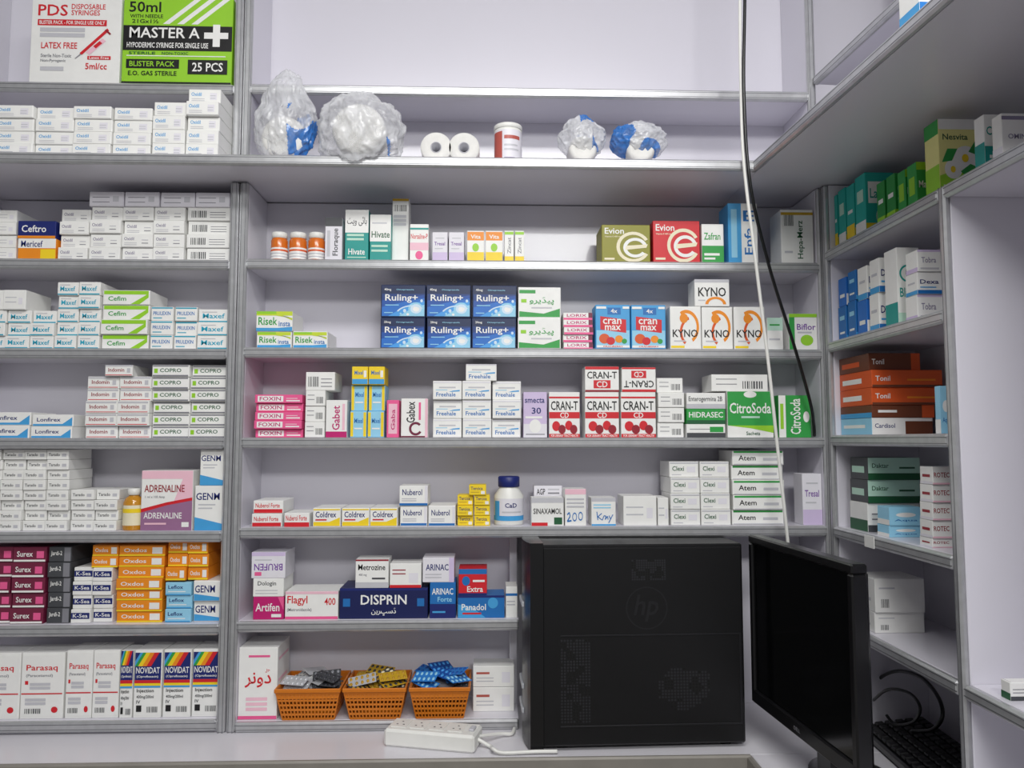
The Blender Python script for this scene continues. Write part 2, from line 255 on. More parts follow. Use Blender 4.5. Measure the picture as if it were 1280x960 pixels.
S['nubf']=dict(body='W',els=[r(0,0,1,.32,'red'),t('Nuberol Forte',.06,.44,.9,.82,'red')])
S['cold']=dict(body='W',els=[t('Coldrex',.08,.5,.86,.84,'navy'),r(0,.0,1,.24,'yell'),p_([(.6,.24),(1,.24),(1,.5)],'yell'),r(.08,.32,.5,.4,'red'),r(0,.92,1,1,'yell')])
S['nub']=dict(body='W',els=[t('Nuberol',.1,.52,.8,.82,'navy'),r(0,0,1,.12,'blue'),*ln(.32,.22,u1=.6),r(.9,.12,1,1,'LW')])
S['yel']=dict(body='yell',els=[t('Tercica',.1,.5,.8,.82,'navy'),r(.1,.25,.6,.32,'gold'),r(.7,.1,.92,.4,'W')])
S['sinax']=dict(body='W',els=[t('SINAXAMOL',.06,.42,.94,.62,'k'),r(0,.82,1,1,'lg'),r(0,0,.5,.12,'red'),r(.7,.05,.95,.3,'dgreen')])
S['agp']=dict(body='LW',els=[t('AGP',.1,.76,.4,.92,'k'),r(.5,.78,.9,.82,'grey'),r(.5,.88,.9,.92,'lg')])
S['w200']=dict(body='W',els=[r(0,.85,1,1,'lpink'),*stroke([(.1,.3),(.2,.36),(.24,.26),(.1,.12),(.3,.14)],.022,'blue'),o_(.34,.12,.56,.36,'blue',.28),o_(.62,.14,.84,.38,'blue',.28),*ln(.7,.6,.5,u1=.9)])
S['kay']=dict(body='W',els=[r(0,.86,1,1,'lg'),*ln(.72,.62,u1=.8,c='lblue'),r(0,.0,1,.06,'sky'),*stroke([(.22,.5),(.26,.2)],.018,'blue'),*stroke([(.42,.44),(.26,.32),(.44,.2),(.52,.36),(.6,.34),(.56,.22),(.66,.34),(.68,.22)],.016,'blue'),*stroke([(.72,.36),(.78,.24)],.016,'blue'),*stroke([(.88,.4),(.7,.1)],.016,'blue')])
S['grn3']=dict(body='W',els=[r(.06,.1,.4,.16,'lg'),t('Clexi',.08,.4,.5,.72,'dgreen'),r(.6,.3,.9,.7,'LW'),r(0,.9,1,1,'lg')])
S['atem']=dict(body='W',els=[t('Atem',.1,.3,.45,.68,'k'),r(0,.86,1,1,'green'),r(.6,.3,.9,.5,'lg'),r(0,0,1,.07,'lg')])
S['bruf']=dict(body='LW',els=[t('BRUFEN',.08,.3,.92,.56,'purple',180),r(0,.85,1,1,'lilac'),r(.1,.68,.6,.72,'lg'),r(.1,.1,.3,.24,'pink')])
S['dolo']=dict(body='W',els=[t('Dologin',.15,.55,.75,.85,'dgrey'),*ln(.32,.16,u1=.8)])
S['artif']=dict(body='mag',els=[t('Artifen',.08,.36,.86,.72,'W'),r(.6,.1,.92,.24,'W'),p_([(.8,1),(1,1),(1,.4)],'pink')])
S['flag']=dict(body='W',els=[t('Flagyl',.04,.48,.42,.84,'red'),t('400',.74,.5,.95,.76,'red'),t('(Metronidazole)',.04,.26,.5,.4,'grey'),r(0,0,1,.1,'pink'),r(.0,.9,1,1,'lpink')])
S['dispr']=dict(body='dnavy',els=[r(0,.92,1,1,'navy'),t('DISPRIN',.24,.46,.76,.78,'W'),t(UR_DIS,.36,.1,.64,.36,'W'),r(.04,.4,.12,.66,'blue'),r(.88,.4,.96,.66,'blue')])
S['metro']=dict(body='W',els=[t('Metrozine',.08,.62,.9,.82,'k'),t('400 mg',.1,.4,.34,.5,'grey'),r(0,0,1,.2,'lg'),r(.5,.3,.9,.36,'dgrey'),r(0,.94,1,1,'dred')])
S['wpl']=dict(body='W',els=[*ln(.7,.55,u1=.5,c='dred'),r(.6,.2,.9,.6,'LW'),r(0,.0,1,.12,'red')])
S['ariw']=dict(body='LW',els=[t('ARINAC',.1,.48,.82,.74,'navy'),r(.84,0,1,1,'lilac'),*ln(.3,.18,u1=.6)])
S['arin']=dict(body='blue',els=[t('ARINAC',.08,.66,.9,.84,'W'),r(0,0,1,.4,'navy'),t('Forte',.3,.46,.85,.6,'lblue'),r(.1,.15,.6,.2,'sky')])
S['extra']=dict(body='red',els=[r(0,.8,1,1,'blue'),d(.12,.36,.4,.72,'blue'),t('Extra',.3,.12,.86,.34,'W'),r(.5,.5,.92,.58,'W'),r(0,0,1,.08,'navy')])
S['pana']=dict(body='blue',els=[p_([(0,0),(.6,0),(.3,.5),(0,.6)],'sky'),d(.64,.42,.86,.9,'sky'),t('Panadol',.08,.34,.6,.62,'W'),r(.1,.16,.5,.24,'red'),r(0,.9,1,1,'navy')])
S['wside']=dict(body='W',els=[r(0,.7,1,.78,'blue'),*ln(.5,.4,u1=.8)])
S['donar']=dict(body='W',els=[r(0,.0,1,.05,'pink'),t(UR_DONAR,.16,.44,.84,.7,'red'),r(.25,.86,.8,.89,'pink'),*ln(.26,.19,.12,u0=.2,u1=.75,c='lpink')],side=[r(.1,.8,.9,.84,'lpink'),*ln(.5,.4,u1=.8,c='lpink')])
S['wred']=dict(body='W',els=[r(.08,.6,.4,.7,'rust'),*ln(.4,.25,u1=.5,c='lg'),r(.7,.2,.9,.7,'LW')])
S['tealy']=dict(body='bteal',els=[r(0,0,1,.3,'yell'),r(.2,.5,.8,.56,'W')],side=[r(0,0,1,.22,'yell'),t('Milk',.12,.6,.8,.78,'W'),r(.15,.4,.85,.45,'W'),d(.3,.06,.7,.3,'W')])
S['tealw']=dict(body='bteal',els=[r(0,0,1,.24,'W'),r(.2,.55,.8,.75,'mint')],side=[r(.1,.5,.9,.85,'W'),t('Lacto',.16,.58,.84,.74,'teal'),r(0,0,1,.18,'yell'),d(.35,.16,.68,.42,'mint')])
S['dgrn']=dict(body='mgreen',els=[r(.2,.5,.8,.6,'W'),r(0,0,1,.2,'lime')],side=[r(.15,.62,.85,.7,'W'),r(0,0,1,.2,'lime'),r(.15,.4,.6,.46,'mint')])
S['grn']=dict(body='green',els=[r(.2,.3,.8,.7,'lime')],side=[t('Malt',.12,.42,.7,.58,'W'),r(0,.82,1,1,'lime')])
S['flower']=dict(body='pyel',els=[r(0,0,1,.4,'lime'),r(0,.8,1,1,'green')],side=[r(0,.86,1,1,'W'),t('Nesvita',.1,.72,.7,.8,'dgreen'),p_([(0,0),(1,0),(1,.2),(.5,.34),(0,.24)],'lime'),d(.34,.3,.92,.64,'W'),d(.12,.2,.54,.46,'W'),p_([(.5,.3),(.75,.16),(.98,.34),(.74,.4)],'green'),p_([(.06,.42),(.2,.6),(.44,.6),(.3,.44)],'green'),p_([(.7,.56),(.86,.7),(.97,.62),(.9,.52)],'mgreen'),d(.54,.42,.7,.53,'yell'),d(.26,.28,.38,.37,'yell'),r(.08,.04,.4,.12,'W')])
S['rteal']=dict(body='W',els=[r(0,0,1,.5,'teal')],side=[r(0,0,1,.42,'teal'),t('Calci',.1,.62,.85,.78,'teal'),r(.2,.2,.8,.26,'W'),d(.4,.44,.8,.6,'yell')])
S['rlil']=dict(body='W',els=[r(0,.0,1,.3,'LW')],side=[r(0,.86,1,.94,'mauve'),t('OMIN',.2,.45,.8,.56,'mauve'),r(.25,.2,.85,.25,'lg')])
S['rblue']=dict(body='blue',els=[r(.2,.6,.8,.72,'lblue'),r(.2,.2,.8,.26,'W')],side=[r(.15,.56,.85,.74,'W'),r(0,.0,1,.14,'sky')])
S['rblw']=dict(body='W',els=[r(0,0,1,.18,'sky'),r(.2,.5,.8,.58,'lg')],side=[r(0,.0,1,.18,'blue'),t('Dexa',.1,.46,.8,.66,'navy'),r(.1,.28,.7,.33,'sky')])
S['rsky']=dict(body='b2',els=[r(.2,.3,.8,.42,'W')],side=[r(0,.5,1,1,'b2'),t('Otic',.15,.56,.8,.76,'W'),r(0,0,1,.4,'W')])
S['reye']=dict(body='W',els=[r(0,0,1,.3,'teal')],side=[o_(.1,.55,.9,.78,'teal',.2),d(.38,.6,.62,.74,'dblue'),t('Blinka',.1,.36,.9,.48,'teal'),r(0,0,1,.16,'mint')])
S['rlw']=dict(body='W',els=[r(0,0,1,.2,'lilac')],side=[t('Tobra',.15,.4,.7,.66,'mauve',0),r(.1,.1,.8,.18,'lg'),r(0,.9,1,1,'lilac')])
S['rbrn']=dict(body='brown',els=[r(.1,.3,.7,.6,'dor')],side=[t('Tonil',.06,.34,.3,.66,'W'),r(.82,0,1,1,'dor')])
S['ror']=dict(body='dor',els=[r(.1,.3,.7,.6,'W')],side=[t('Tonil',.05,.36,.26,.66,'W'),r(.5,.38,.9,.48,'orange'),r(0,0,1,.14,'brown')])
S['rorb']=dict(body='brown',els=[r(0,0,1,.4,'sky')],side=[r(.1,.4,.4,.6,'W'),r(.8,0,1,1,'dor')])
S['rwb']=dict(body='lblue',els=[r(.1,.4,.8,.6,'W')],side=[r(0,0,1,1,'W'),r(.55,0,1,.8,'brown'),t('Cardisol',.05,.4,.38,.66,'navy')])
S['rlb']=dict(body='lblue',els=[r(0,.0,1,.3,'W')],side=[r(0,0,1,1,'lblue'),d(.2,.45,.8,.7,'W'),t('Aqua',.15,.2,.85,.34,'blue')])
S['rgg']=dict(body='dgrey',els=[r(.1,.3,.8,.6,'mint')],side=[r(0,0,1,.3,'dgreen'),r(0,.3,1,1,'mint'),t('Daktar',.08,.54,.4,.74,'dgreen'),r(.6,.5,.9,.58,'dgreen')])
S['rgw']=dict(body='W',els=[r(0,0,1,.4,'dgreen')],side=[r(0,0,1,.24,'dgrey'),*ln(.6,.42,c='grey'),bar(.62,.4,.92,.85)])
S['rrot']=dict(body='W',els=[r(0,.0,1,.16,'LW'),r(.2,.4,.8,.56,'dred')],side=[t('ROTEC',.04,.4,.52,.68,'dred'),r(0,0,1,.1,'lpink')])
S['rpl']=dict(body='W',els=[r(.2,.3,.8,.4,'lg')],side=[bar(.12,.15,.3,.4),*ln(.7,u1=.4,c='lg')])
S['misc']=dict(body='W',els=[t('hp',0,0,1,1,'k'),t('DELL',0,0,1,1,'W'),t('CaD',0,0,1,1,'W')])
TXT={}
def collect():
    objs=[]
    for st in S.values():
        for e in list(st['els'])+list(st.get('side',[])):
            if e[0]=='t' and e[1] not in TXT:
                TXT[e[1]]=None
                c=bpy.data.curves.new('txt','FONT'); c.body=e[1]; c.resolution_u=2; c.offset=.014; c.fill_mode='FRONT'
                ob=bpy.data.objects.new('txt',c); COL.objects.link(ob); objs.append((e[1],ob))
    bpy.context.view_layer.update(); dg=bpy.context.evaluated_depsgraph_get()
    for s,ob in objs:
        ev=ob.evaluated_get(dg); me=ev.to_mesh()
        vs=[(v.co.x,v.co.y) for v in me.vertices]; fs=[list(p.vertices) for p in me.polygons]
        ev.to_mesh_clear()
        if not vs: print('EMPTYTEXT',ascii(s)); TXT[s]=([],[]); continue
        x0=min(v[0] for v in vs);x1=max(v[0] for v in vs);y0=min(v[1] for v in vs);y1=max(v[1] for v in vs)
        TXT[s]=([((x-x0)/max(x1-x0,1e-6),(y-y0)/max(y1-y0,1e-6)) for x,y in vs],fs)
    for s,ob in objs:
        c=ob.data; bpy.data.objects.remove(ob); bpy.data.curves.remove(c)
collect()
def printed(mb,els,fn,clip=True):
    """fn(u,v,layer)->Vector on the face"""
    cl=lambda a:min(max(a,0.004),.996)
    for i,e in enumerate(els):
        k=e[0]; L=i
        if k=='r':
            _,u0,v0,u1,v1,c=e; u0,v0,u1,v1=cl(u0),cl(v0),cl(u1),cl(v1)
            mb.add([fn(u0,v0,L),fn(u1,v0,L),fn(u1,v1,L),fn(u0,v1,L)],[[0,1,2,3]],mat(c))
        elif k=='d':
            _,u0,v0,u1,v1,c=e; n=20
            mb.add([fn(cl((u0+u1)/2+(u1-u0)/2*math.cos(2*math.pi*j/n)),cl((v0+v1)/2+(v1-v0)/2*math.sin(2*math.pi*j/n)),L) for j in range(n)],[list(range(n))],mat(c))
        elif k=='o':
            _,u0,v0,u1,v1,c,th,a0,a1=e; n=24; vs=[];fs=[]
            for j in range(n+1):
                a=math.radians(a0+(a1-a0)*j/n)
                for q in (1,1-th):
                    vs.append(fn(cl((u0+u1)/2+(u1-u0)/2*q*math.cos(a)),cl((v0+v1)/2+(v1-v0)/2*q*math.sin(a)),L))
            for j in range(n): fs.append([2*j,2*j+2,2*j+3,2*j+1])
            mb.add(vs,fs,mat(c))
        elif k=='p':
            mb.add([fn(cl(u),cl(v),L) for u,v in e[1]],[list(range(len(e[1])))],mat(e[2]))
        elif k=='b':
            _,u0,v0,u1,v1=e; rr=random.Random(3); u=u0
            while u<u1-.02:
                w=(u1-u0)*rr.uniform(.03,.08); mb.add([fn(u,v0,L),fn(u+w,v0,L),fn(u+w,v1,L),fn(u,v1,L)],[[0,1,2,3]],mat('dgrey')); u+=w+(u1-u0)*rr.uniform(.04,.08)
        elif k=='t':
            _,s,u0,v0,u1,v1,c,rot=e; vs,fs=TXT[s]; out=[]
            for a,b in vs:
                if rot==90: a,b=1-b,a
                elif rot==180: a,b=1-a,1-b
                out.append(fn(u0+a*(u1-u0),v0+b*(v1-v0),L))
            if out: mb.add(out,fs,mat(c))
CM={}
def carton_meshes(w,dp,h,sk,flap):
    key=(round(w,4),round(dp,4),round(h,4),sk,flap)
    if key in CM: return CM[key]
    st=S[sk]; mb=MB(); mb.box(-w/2,w/2,-dp/2,dp/2,0,h,mat(st['body']),.0009)
    off=lambda L:.00025+.00006*L
    fm=None
    if flap:
        fb=MB(); fb.box(-w*.485,w*.485,-dp/2-.0007,-dp/2+.0002,h*.03,h*.97,mat(st['body']),.0003)
        printed(fb,st['els'],lambda u,v,L:Vector((-w*.48+u*w*.96,-dp/2-.0007-off(L),h*.035+v*h*.93))); fm=fb.mesh('end_flap')
    else:
        printed(mb,st['els'],lambda u,v,L:Vector((-w/2+u*w,-dp/2-off(L),v*h)))
        # glued seam / tuck line along the top of the front
        mb.add([(-w/2+.001,-dp/2+.002,h+.0002),(w/2-.001,-dp/2+.002,h+.0002),(w/2-.001,-dp/2+.0028,h+.0002),(-w/2+.001,-dp/2+.0028,h+.0002)],[[0,1,2,3]],mat('grey'))
    if st.get('side'): printed(mb,st['side'],lambda u,v,L:Vector((w/2+off(L),-dp/2+u*dp,v*h)))
    CM[key]=(mb.mesh('carton'),fm); return CM[key]
# ------------------------------------------------------------ setting and shelves
zt=lambda px,py,Y=0:at(px,py,Y).z
LZ=[zt(150,y) for y in (106,325,436,548,664,780,899)]
CZ=[zt(650,y) for y in (112,327,436,547,658,773,897)]
RZ=[zt(1027,y) for y in (318,430,544,656,770)]
LEDGE=zt(640,199,-.11)
ZC=at(640,910,0).z           # counter top
XL0=at(-75,550).x; XL1=at(292,550).x; XC0=at(294,550).x; XC1=at(1037,550).x
PT=.018; XLIN=XL1-PT; XCIN=XC0+PT; XRIN=XC1-PT
BACK=.145; DIV=.052; ZTOP=2.85; XW=XC1+.52
LA=at(946,216,-.11); XLED=LA.x; LB=atZ(1183,0,LEDGE-.012); LD=(LB-LA).normalized(); LE=LA+LD*.95
def unit(label,loc,rz,W,H,zs,depth=BACK,sides=(1,1),sh=None,lims={},name='shelving_unit'):
    e=empty(name,loc,rz); tag(e,label,'shelves'); sh=sh or (H,H)
    MB().box(0,W,depth,depth+.008,0,H,LAM,.0005).build('back_panel',e)
    a=0;b=W
    if sides[0]:
        MB().box(0,PT,0,depth,0,sh[0],LAM).build('side_panel',e); MB().vtrim(-.0005,PT+.0005,-.012,0,0,sh[0]).build('upright_trim',e); a=PT
    if sides[1]:
        MB().box(W-PT,W,0,depth,0,sh[1],LAM).build('side_panel',e); MB().vtrim(W-PT-.0005,W+.0005,-.012,0,0,sh[1]).build('upright_trim',e); b=W-PT
    for i,z in enumerate(zs):
        q=lims.get(i,b); z-=loc[2]; th=.02 if z>.03 else z
        MB().box(a,q,0,depth,z-th,z,LAM,.0008).build('shelf_board',e); MB().htrim(a,q,-.013,0,max(z-.0235,0),z).build('edge_trim',e)
    return e
HB=LEDGE-.024-ZC
u=unit('left wall shelving filled with small white cartons beside the centre shelves',(XL0,0,ZC),0,XL1-XL0,HB,LZ[1:],)
u=unit('wide centre shelving behind the black computer tower',(XC0,0,ZC),0,XC1-XC0,HB,CZ[1:],lims={4:DIV+PT-XC0,5:DIV+PT-XC0})
MB().box(DIV-XC0,DIV-XC0+PT,.092,BACK,CZ[6]-ZC,CZ[4]-.022-ZC,LAM).build('divider_panel',u)
ru=unit('right side shelving with closed end panel beyond the monitor',(XC1+.001,-.014,ZC),-math.pi/2,.476,HB,RZ,depth=.19,sh=(HB,RZ[0]-ZC))
unit('near right open bay with bare end panel at picture edge',(XC1+.001,-.491,ZC),-math.pi/2,.46,HB,[RZ[0],RZ[4]],depth=.19,sides=(0,1))
HU=ZTOP-LEDGE
unit('upper left shelving holding the syringe cartons',(XL0,0,LEDGE),0,XL1-XL0,HU,[LZ[0]],name='upper_shelving_unit')
UA=at(1017,105,0); UZ=UA.z+.011; UB=atZ(1130,0,UA.z); URZ=math.atan2(UB.y-UA.y,UB.x-UA.x)
unit('upper centre shelving with one empty shelf over wrapped cotton rolls',(XC0,0,LEDGE),0,UA.x-XC0,HU,[CZ[0]],name='upper_shelving_unit')
unit('upper right shelving above the projecting corner ledge',(UA.x+.004,-.016,LEDGE),URZ,.85,HU,[UZ],depth=.22,sides=(0,1),name='upper_shelving_unit')
e=empty('ledge_shelf',(0,0,LEDGE)); tag(e,'projecting lilac ledge with aluminium edge carrying the wrapped cotton rolls','ledge')
MB().box(XL0,XLED,-.11,BACK,-.022,0,LAM).build('ledge_board',e)
MB().prism([(LA.x,LA.y),(LE.x,LE.y),(XW-.003,LE.y),(XW-.003,BACK),(LA.x,BACK)],-.022,0,LAM).build('ledge_board',e)
MB().htrim(XL0,XLED,-.123,-.11,-.0235,0).build('edge_trim',e)
L2=(LE-LA).length; o=MB().htrim(-.006,L2,-.013,0,-.0235,0).build('edge_trim',e,(LA.x,LA.y,0),(0,0,math.atan2(LD.y,LD.x)))
def struct(o): o['kind']='structure'; return o
struct(MB().box(XL0-.6,XW,.16,.22,0,ZTOP,WALL).build('wall_back'))
struct(MB().box(XW,XW+.06,-1.6,.22,0,ZTOP,WALL).build('wall_right'))
struct(MB().box(XL0-.6,XW+.06,-3.4,.22,-.05,0,FLOOR).build('floor'))
struct(MB().box(XL0-.6,XW+.06,-3.4,.22,ZTOP,ZTOP+.05,WALL).build('ceiling'))
e=empty('counter',(0,0,0)); tag(e,'pale laminate counter running under the shelves and turning along right wall','counter')
YF=-.158; XE=.535
MB().box(XL0,XW-.002,YF,.156,ZC-.03,ZC,COUNT).build('worktop',e)
MB().box(XE,XW-.002,-.95,YF,ZC-.03,ZC,COUNT).build('worktop',e)
MB().box(XL0,XE,YF-.012,YF,ZC-.034,ZC+.002,EDGE,.004).build('front_edge',e)
MB().box(XE-.012,XE,-.95,YF-.012,ZC-.034,ZC+.002,EDGE,.004).build('front_edge',e)
MB().box(XL0,XW-.002,-.1,-.08,0,ZC-.03,LAM).build('support_panel',e)
MB().box(XE+.06,XE+.08,-.95,-.1,0,ZC-.03,LAM).build('support_panel',e)
# ------------------------------------------------------------ cartons
PL=[]
ORD=['first','second','third','fourth','fifth','sixth','seventh','eighth','ninth']
def base_for(bay,X0,X1,Y0,Y1,zest):
    sh={'L':LZ+[LEDGE],'C':CZ+[LEDGE],'R':RZ+[LEDGE]}[bay]
    c=list(sh)
    for (b,a0,a1,b0,b1,z) in PL:
        ox=min(a1,X1)-max(a0,X0); oy=min(b1,Y1)-max(b0,Y0)
        if b==bay and ox>.3*min(a1-a0,X1-X0) and oy>.005: c.append(z)
    z=min(c,key=lambda q:abs(q-zest))
    if abs(z-zest)>.03: print('BASE far',bay,round(X0,3),round(z-zest,3))
    return z
def put(w,dp,h,sk,loc,rz,label,flap=False,group=None,cat='carton',name='medicine_carton'):
    bm_,fm=carton_meshes(w,dp,h,sk,flap)
    ob=bpy.data.objects.new(name,bm_); COL.objects.link(ob); ob.location=loc; ob.rotation_euler=(0,0,rz)
    tag(ob,label,cat,group)
    if fm:
        c=bpy.data.objects.new('end_flap',fm); COL.objects.link(c); c.parent=ob
    return ob
def box(x0,x1,y0,y1,sk,label,Y=.006,dp=.085,rz=0,group=None,flap=False,**k):
    bay='L' if x1<=293 else 'C'; ym=(y0+y1)/2; xm=(x0+x1)/2
    X0=at(x0,ym,Y).x+.0006; X1=at(x1,ym,Y).x-.0006
    if bay=='L': X1=min(X1,XLIN-.001); X0=min(X0,X1-.01)
    else: X0=max(X0,XCIN+.001); X1=min(X1,XRIN-.001)
    zb=base_for(bay,X0,X1,Y,Y+dp,zt(xm,y1,Y)); h=max(.01,zt(xm,y0,Y)-zb)
    PL.append((bay,X0,X1,Y,Y+dp,zb+h))
    return put(X1-X0,dp,h-.0004,sk,((X0+X1)/2,Y+dp/2,zb+.0002),rz,label,flap,group,**k)
def stack(x0,x1,n,y0,y1,rows,sk,look,where,Y=.006,dp=.1,top=None,**k):
    if isinstance(rows,int): rows=[rows]*n
    mx=max(rows); bay='L' if x1<=293 else 'C'; ym=(y0+y1)/2
    X0=at(x0,ym,Y).x; X1=at(x1,ym,Y).x
    if bay=='L': X1=min(X1,XLIN-.0008)
    else: X0=max(X0,XCIN+.0008)
    zb=base_for(bay,X0,X1,Y,Y+dp,zt((x0+x1)/2,y1,Y)); H=zt((x0+x1)/2,y0,Y)-zb; ch=H/mx; cw=(X1-X0)/n
    flap=(y1-y0)/mx>=15
    for c in range(n):
        for q in range(rows[c]):
            rw='bottom row' if q==0 else ORD[q]+' row up'
            if n==1: lab='%s, %s in the stack %s'%(look,'lowest' if q==0 else ('topmost' if q==mx-1 else ORD[q]+' up'),where)
            elif mx==1: lab='%s, %s from left in row %s'%(look,ORD[c],where)
            else: lab='%s, %s from left, %s, %s'%(look,ORD[c],rw,where)
            jx=R.uniform(-.0006,.0006); jy=R.uniform(0,.013 if mx>1 else .004)
            put(round(cw-.0026,4),dp,round(ch-.0005,4),sk,(X0+cw*(c+.5)+jx,Y+dp/2+jy,zb+ch*q+.0002),R.uniform(-.014,.014),lab,flap,group=look+' '+where,**k)
        PL.append((bay,X0+cw*c,X0+cw*(c+1),Y,Y+dp,zb+ch*rows[c]))
LY=-.1
# left bay
box(38,151,-4,106,'pds','white syringe carton with red lettering and red syringe picture',dp=.12,name='syringe_carton')
box(153,291,-3,106,'master','lime green and black syringe carton with white cross',dp=.12,name='syringe_carton')
stack(-8,188,4,132,195,4,'oxidil','blue-lettered white carton','long block under syringe cartons',Y=LY,dp=.12)
stack(189,288,2,108,195,[4,5],'oxidil','blue-lettered white carton','taller block under green carton',Y=LY,dp=.12)
stack(-10,20,1,262,325,4,'plainw','plain white carton','left of the blue and orange cartons')
box(22,70,298,326,'mericef','orange and white carton with yellow corner under the navy one')
box(22,70,276,298,'ceftro','navy carton with white lettering and orange strip, on orange one')
stack(72,110,1,260,325,4,'oxgrey','grey-lettered white carton','beside the orange carton')
stack(111,231,3,258,325,4,'oxgrey','grey-lettered white carton','block right of orange carton')
stack(232,288,1,258,325,[4],'bcode2','barcoded white carton','beside aluminium upright on second shelf')
stack(111,288,4,240,258,1,'oxtop','greyish carton lying flat','on top of grey-lettered block')
stack(-26,67,3,387,436,3,'maxef','cyan-lettered white carton','low block at left edge')
stack(-26,33,2,362,387,1,'plainw','plain white carton','on low cyan-lettered block')
stack(68,124,2,352,436,5,'maxef','cyan-lettered white carton','tall block beside lime cartons')
stack(125,185,1,362,436,4,'limes','white carton with lime top','between cyan-lettered cartons')
stack(187,245,2,383,436,3,'prul','blue-lettered white carton','right of the lime stack')
stack(246,288,1,386,436,3,'maxef','cyan-lettered white carton','against the aluminium upright')
stack(-20,36,1,515,548,2,'lonf','navy-lettered white carton','at left picture edge')
stack(37,90,1,518,548,2,'lonf','navy-lettered white carton','left of red-lettered cartons')
stack(104,187,2,470,548,5,'indo','red-lettered white carton','block left of green-lettered cartons')
box(131,166,456,470,'indo','red-lettered white carton lying alone on top of its block')
stack(188,284,2,456,548,6,'copro','green-lettered white carton','block beside the aluminium upright',dp=.1)
stack(-30,85,4,562,664,8,'tara','tiny white carton','big block at left edge')
stack(86,146,2,612,664,4,'tara','white carton with grey lettering','low block beside amber bottle')
box(176,241,588,663,'adren','pink white and mauve carton with red and white lettering',dp=.1)
box(243,281,607,663,'genm','tall white carton with blue wave base beside pink mauve carton')
box(250,281,562,607,'genm','white carton with blue wave base resting on taller matching carton')
stack(-30,56,2,684,776,5,'maroon','maroon carton','block at left edge')
stack(57,87,1,684,776,5,'jard','dark grey carton','beside the maroon block')
stack(88,139,2,710,776,4,'ksea','navy-banded white carton','block before orange stack')
stack(112,146,1,682,710,2,'orng','orange carton','on the navy-banded block')
stack(144,203,1,682,780,7,'orng','orange carton','left of the light blue cartons')
stack(205,239,1,728,779,3,'lbl','light blue carton','right of the orange stack')
stack(240,275,1,726,779,2,'genms','white blue-waved carton','against the aluminium upright')
stack(206,260,2,676,726,3,'orng','orange carton','on light blue cartons')
stack(-30,80,2,816,898,1,'para','tall white red-lettered carton','at left edge of bottom shelf',dp=.07)
stack(81,149,2,813,898,1,'para','slimmer white red-lettered carton','left of rainbow-striped cartons',dp=.07)
box(150,166,813,896,'novi','rainbow-striped white carton, mostly hidden and turned, leftmost of its row',dp=.05)
stack(167,275,3,812,896,1,'novi','rainbow-striped white carton','at right end of bottom shelf',dp=.07)
# centre, second shelf
box(406,428,272,328,'fish','narrow whitish carton with dark grey top beside the pill bottles',dp=.05)
box(431,461,262,328,'hivu','teal and white carton with dark flowing script',dp=.06)
box(462,489,268,328,'hiv','teal-based white carton with green lettering',dp=.06)
box(490,511,248,328,'tallw','tallest slim white carton with barcode, behind teal-based carton',Y=.03,dp=.05)
box(512,536,280,328,'hers','pink and white carton with red lettering',dp=.06)
stack(540,581,2,290,328,1,'lilacb','small lilac carton','beside the orange-topped cartons',dp=.05)
stack(583,629,2,288,328,1,'ylo','small orange-topped carton','beside the lilac cartons',dp=.05)
stack(630,656,2,288,328,1,'ylw','slim white yellow-based carton','right of orange-topped cartons',dp=.05)
box(752,813,281,328,'evo','olive carton with cream swirl and white lettering',dp=.09)
box(816,875,276,328,'evr','bright red carton with cream swirl',dp=.09)
box(877,905,280,328,'wgreen','white carton with green lower half beside the red carton',dp=.06)
box(910,947,254,328,'etall','tall half blue half white carton behind the hanging wire',dp=.07)
box(976,1017,262,328,'hepa','white carton with sideways green lettering near right corner',dp=.07)
# third
stack(320,410,2,414,437,1,'risek','white and lime antacid carton','directly on shelf at left end',dp=.1)
box(320,366,389,414,'risek','white and lime antacid carton stacked on top of two matching ones',dp=.1)
stack(475,646,3,397,437,1,'rul2','dark blue splash-print carton','at bottom of blue block',dp=.09)
stack(475,646,3,356,397,1,'rul4','dark blue splash-print carton','on top of blue block',dp=.09)
stack(647,702,1,358,437,2,'grnu','white carton with green script','beside the dark blue block',dp=.09)
stack(704,742,1,390,437,5,'loprin','pink and white carton','left of the berry cartons')
stack(744,833,2,381,436,1,'cranm','light blue carton with red band','beside the pink stack',dp=.06)
stack(837,957,3,383,436,1,'kyno','white carton with orange ribbon','at bottom of ribbon group',dp=.06)
box(868,912,349,383,'kynot','white carton with black lettering on top of orange ribbon cartons',dp=.06)
box(959,979,397,436,'wmint','narrow white and pale green carton behind the white wire',dp=.05)
box(986,1022,392,436,'biflor','white carton with green edge and purple lettering at right corner',dp=.06)
# fourth
stack(317,378,1,493,547,5,'foxin','pink and white carton','at left end of fourth shelf')
stack(380,406,1,488,547,3,'barcode','white barcoded carton','between pink stack and pink carton')
box(382,419,465,488,'bcode2','white carton with barcode lying on the barcoded stack',Y=.01)
box(407,434,500,547,'gabp','white carton with sideways magenta lettering and magenta base',dp=.05)
stack(437,481,2,481,547,2,'yblue','light blue and yellow carton','below the yellow cartons',dp=.06)
stack(439,482,2,458,481,1,'ytop','yellow carton with blue base','on light blue cartons',dp=.06)
box(483,499,500,547,'gabs','slim pink carton between yellow-edged cartons and swirl carton',dp=.05)
box(501,535,498,547,'gabex','white carton with sideways black lettering and maroon swirl',dp=.05)
stack(540,652,3,476,547,3,'free','white inhaler carton','square block on fourth shelf',dp=.1)
box(582,621,455,476,'free','white inhaler carton alone on top of the square block',dp=.1)
box(654,684,490,547,'smec','lilac and white upright carton with navy lettering',dp=.06)
box(686,725,490,547,'crant','white and red berry carton, leftmost, beside the lilac carton',dp=.06)
